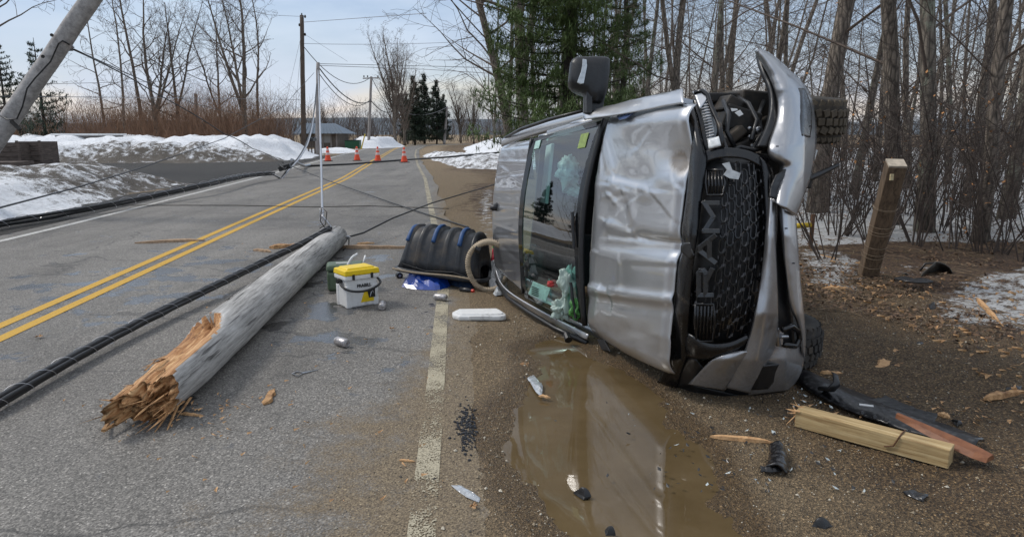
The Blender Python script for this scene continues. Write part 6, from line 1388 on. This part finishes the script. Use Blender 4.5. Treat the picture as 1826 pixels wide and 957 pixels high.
m.grid(g); m.face([0, 1, 2, 3]); m.face([40, 41, 42, 43][::-1]); o = m.build('stake', REDW, org=V((a2_.x, a2_.y, 0)), smooth=False); tag(o, 'red brown split stake leaning on the far side of the sawn timber', 'stake')
# black bumper grille strip and pieces
STRIP = NT('black_scaled_plastic'); sv = STRIP.voro(34, 'F1', vec=STRIP.tc); STRIP.set(color=STRIP.ramp(sv, [(.1, (.05, .05, .052)), (.5, (.005, .005, .006))]), rough=.34, coat=.3); STRIP.bump(sv, -1.0, .07); STRIP = STRIP.m
def strip3(pxl, wd, h, name, label, cat, mat, th=.012, z=.02, arch=.5, parent=None, n=60, edge=None):
    P = smooth_curve([G(x, y, z) for x, y in pxl], n); g = []
    for i, p in enumerate(P):
        d = (P[min(i+1, n)]-P[max(i-1, 0)]).normalized(); nn = V((-d.y, d.x, 0)); t = i/n; w_ = (wd(t) if callable(wd) else wd)/2
        g.append([p+nn*w_*u+V((0, 0, h*(1-abs(u)**2)*arch+.006*mnoise.noise(V((t*9, u*2, 0)))+(h*.2 if u > .8 else 0))) for u in (-1, -.85, -.5, -.15, .2, .55, .85, 1)])
    m = MB().grid(g); o = m.build(name, mat, parent, org=(V((P[0].x, P[0].y, 0)) if parent is None else None), smooth=True, solid=th)
    if parent is None: tag(o, label, cat)
    return o
bs = empty('grille_insert', tuple(G(1500, 705).xy)+(0,), 'long black scaled bumper insert curving from the tyre to the timber', 'car part')
strip3([(1424, 668), (1470, 694), (1530, 722), (1600, 748), (1670, 772), (1745, 796)], lambda t: .12+.13*math.sin(math.pi*t)**.8, .07, 'insert', '', '', STRIP, parent=bs)
hk = [G(1466, 692, .06), G(1482, 694, .10), G(1492, 684, .14), G(1490, 668, .16), G(1484, 664, .15)]; MB().tube(hk, [.03, .03, .022, .018, .008], 8, flat=.5).build('hook_tab', BLACKP, bs, smooth=True)
for x, y in ((1546, 722), (1556, 727)): pass
m = MB(); p = G(1545, 722, .085); m.box(p, (.07, .02, .004), RZ(-.35)); m.build('white_sticker', WHITEP, bs); m = MB(); 
for x, y in ((1538, 736), (1580, 748), (1560, 744), (1674, 778), (1620, 770)): m.tube([G(x, y, .05), G(x, y, .09)], [.014, .008], 8)
m.build('clips', GLOSSB, bs)
strip3([(1562, 716), (1600, 732), (1636, 745), (1668, 752)], lambda t: .16-.03*t, .09, 'plastic_flap', 'black plastic flap lying behind the long scaled insert', 'car part', BLACKP, arch=.2, z=.03)
strip3([(1384, 842), (1390, 820), (1386, 800)], lambda t: .09-.02*t, .05, 'grille_fragment', 'curved black grille fragment standing alone left of the timber', 'car part', STRIP, arch=.8)
strip3([(1356, 838), (1376, 840), (1392, 836)], .03, .03, 'plastic_scrap', 'thin black strip at the foot of the curved grille fragment', 'car part', BLACKP)
for i, (pts_, lab) in enumerate([([(1608, 880), (1626, 876), (1656, 884), (1645, 896), (1630, 890)], 'wedge shaped black scrap with a pale edge near the bottom right'), ([(1446, 940), (1462, 930), (1486, 940), (1472, 946)], 'black flake at the bottom edge of the photo'), ([(1612, 600), (1640, 606), (1628, 616), (1606, 610)], 'upper of two dark scraps in the mud behind the bumper'), ([(1632, 612), (1652, 616), (1648, 624), (1626, 622)], 'lower of two dark scraps in the mud behind the bumper'), ([(1656, 544), (1670, 545), (1668, 552), (1655, 552)], 'small black block at the edge of the dirty snow'), ([(1022, 874), (1038, 874), (1052, 884), (1040, 886)], 'dark sliver floating in the puddle'), ([(1696, 752), (1716, 758), (1706, 762)], 'tiny black chip right of the flap'), ([(1790, 696), (1826, 692), (1826, 700), (1796, 702)], 'black scrap behind the thick splinter at the right edge'), ([(1078, 948), (1090, 946), (1098, 957), (1080, 957)], 'black chip at the bottom edge below the puddle')]):
    crumple(pts_, .022, 40+i, STRIP if i == 0 else BLACKP, 'plastic_scrap', lab, 'car part', z=.006 if i != 5 else -.012, res=20, fold=.8)
# torn wheel liner at the edge of the woods
c = G(1655, 500); e = empty('wheel_liner', (c.x, c.y, 0), 'torn black wheel liner lying in the leaves right of the square post', 'car part'); LNR = M('liner_grey', (.07, .066, .058), .6, var=.4, dirt=.5)
g = []
for i in range(13):
    t = i/12; row = []
    for j in range(9):
        u = j/8; q = U(1608+ (1700-1608)*t, 492+12*math.sin(t*3)-(34*math.sin(math.pi*min(1, max(0, (t-.35)/.65))))*u, 8.0-.35*u); row.append(q+V((.03*mnoise.noise(V((i*.7, j*.5, 2))), 0, .02+.05*mnoise.noise(V((i*.5, j*.4, 5))))))
    g.append(row)
MB().grid(g).build('liner_shell', LNR, e, smooth=True, solid=.008)
strip3([(1606, 496), (1630, 502), (1652, 500)], .16, .03, 'splash_flap', '', '', BLACKP, parent=e, z=.08); MB().tube([U(1632, 494, 7.9), U(1650, 470, 7.8), U(1672, 468, 7.8), U(1690, 492, 7.9)], .012, 6).build('torn_rib', BLACKP, e, smooth=True)
# things fallen inside the cab, seen through the windscreen
MINT = M('bag_pale_green', (.40, .50, .45), .5, var=.15, scale=9, bump=.5, bd=.02); 
def loose(px, py, d, r, seed, mat, name, label, cat, sq, amp=.6):
    o = blob(U(px, py, d), r, seed, mat, name, None, sq, amp, 44, org=U(px, py, d)); return tag(o, label, cat)
loose(1017, 515, 5.38, .080, 31, MINT, 'shopping_bag', 'large pale green shopping bag upright inside the windscreen', 'shopping bag', (.8, .6, 1.75), .8)
loose(1000, 552, 5.42, .058, 33, MINT, 'shopping_bag', 'smaller green bag slumped low behind the glass', 'shopping bag', (1, .6, 1.1), .8)
loose(1030, 552, 5.30, .055, 35, M('bag_bright_green', (.08, .26, .06), .5), 'shopping_bag', 'bright green bag at the bottom corner of the windscreen', 'shopping bag', (.8, .5, 1.2), .8)
loose(986, 506, 5.5, .030, 37, M('red_wrap', (.5, .03, .03), .4), 'red_wrapper', 'red wrapper between paper cup and green bag', 'wrapper', (1.4, .6, .8))
loose(952, 470, 5.75, .085, 39, M('dark_coat', (.03, .032, .03), .9), 'dark_coat', 'dark bundle at the left inside of the windscreen', 'clothing', (.8, .6, 1.5), .5)
m = MB(); p = U(962, 519, 5.55); m.box(p, (.15, .01, .11), Matrix.Rotation(.35, 3, 'Y') @ RZ(-.25)); o = m.build('paper_bag', M('mint_paper', (.42, .72, .60), .6), org=p, bevel=.002); tag(o, 'flat mint paper leaflet with dark print lying inside the glass', 'leaflet')
for i in range(5): 
    q = MB().box(p+V((-.035+.0*i, -.012, .03-.015*i)), (.06, .004, .006), Matrix.Rotation(.35, 3, 'Y')).build('print_line', BLACKP, o, org=p)
m = MB(); p = U(946, 455, 5.85); m.box(p, (.12, .08, .02), Matrix.Rotation(.1, 3, 'Y')); o = m.build('yellow_case', M('dull_yellow', (.32, .26, .04), .5), org=p, bevel=.005); tag(o, 'dull yellow case top behind the left edge of the windscreen', 'case')
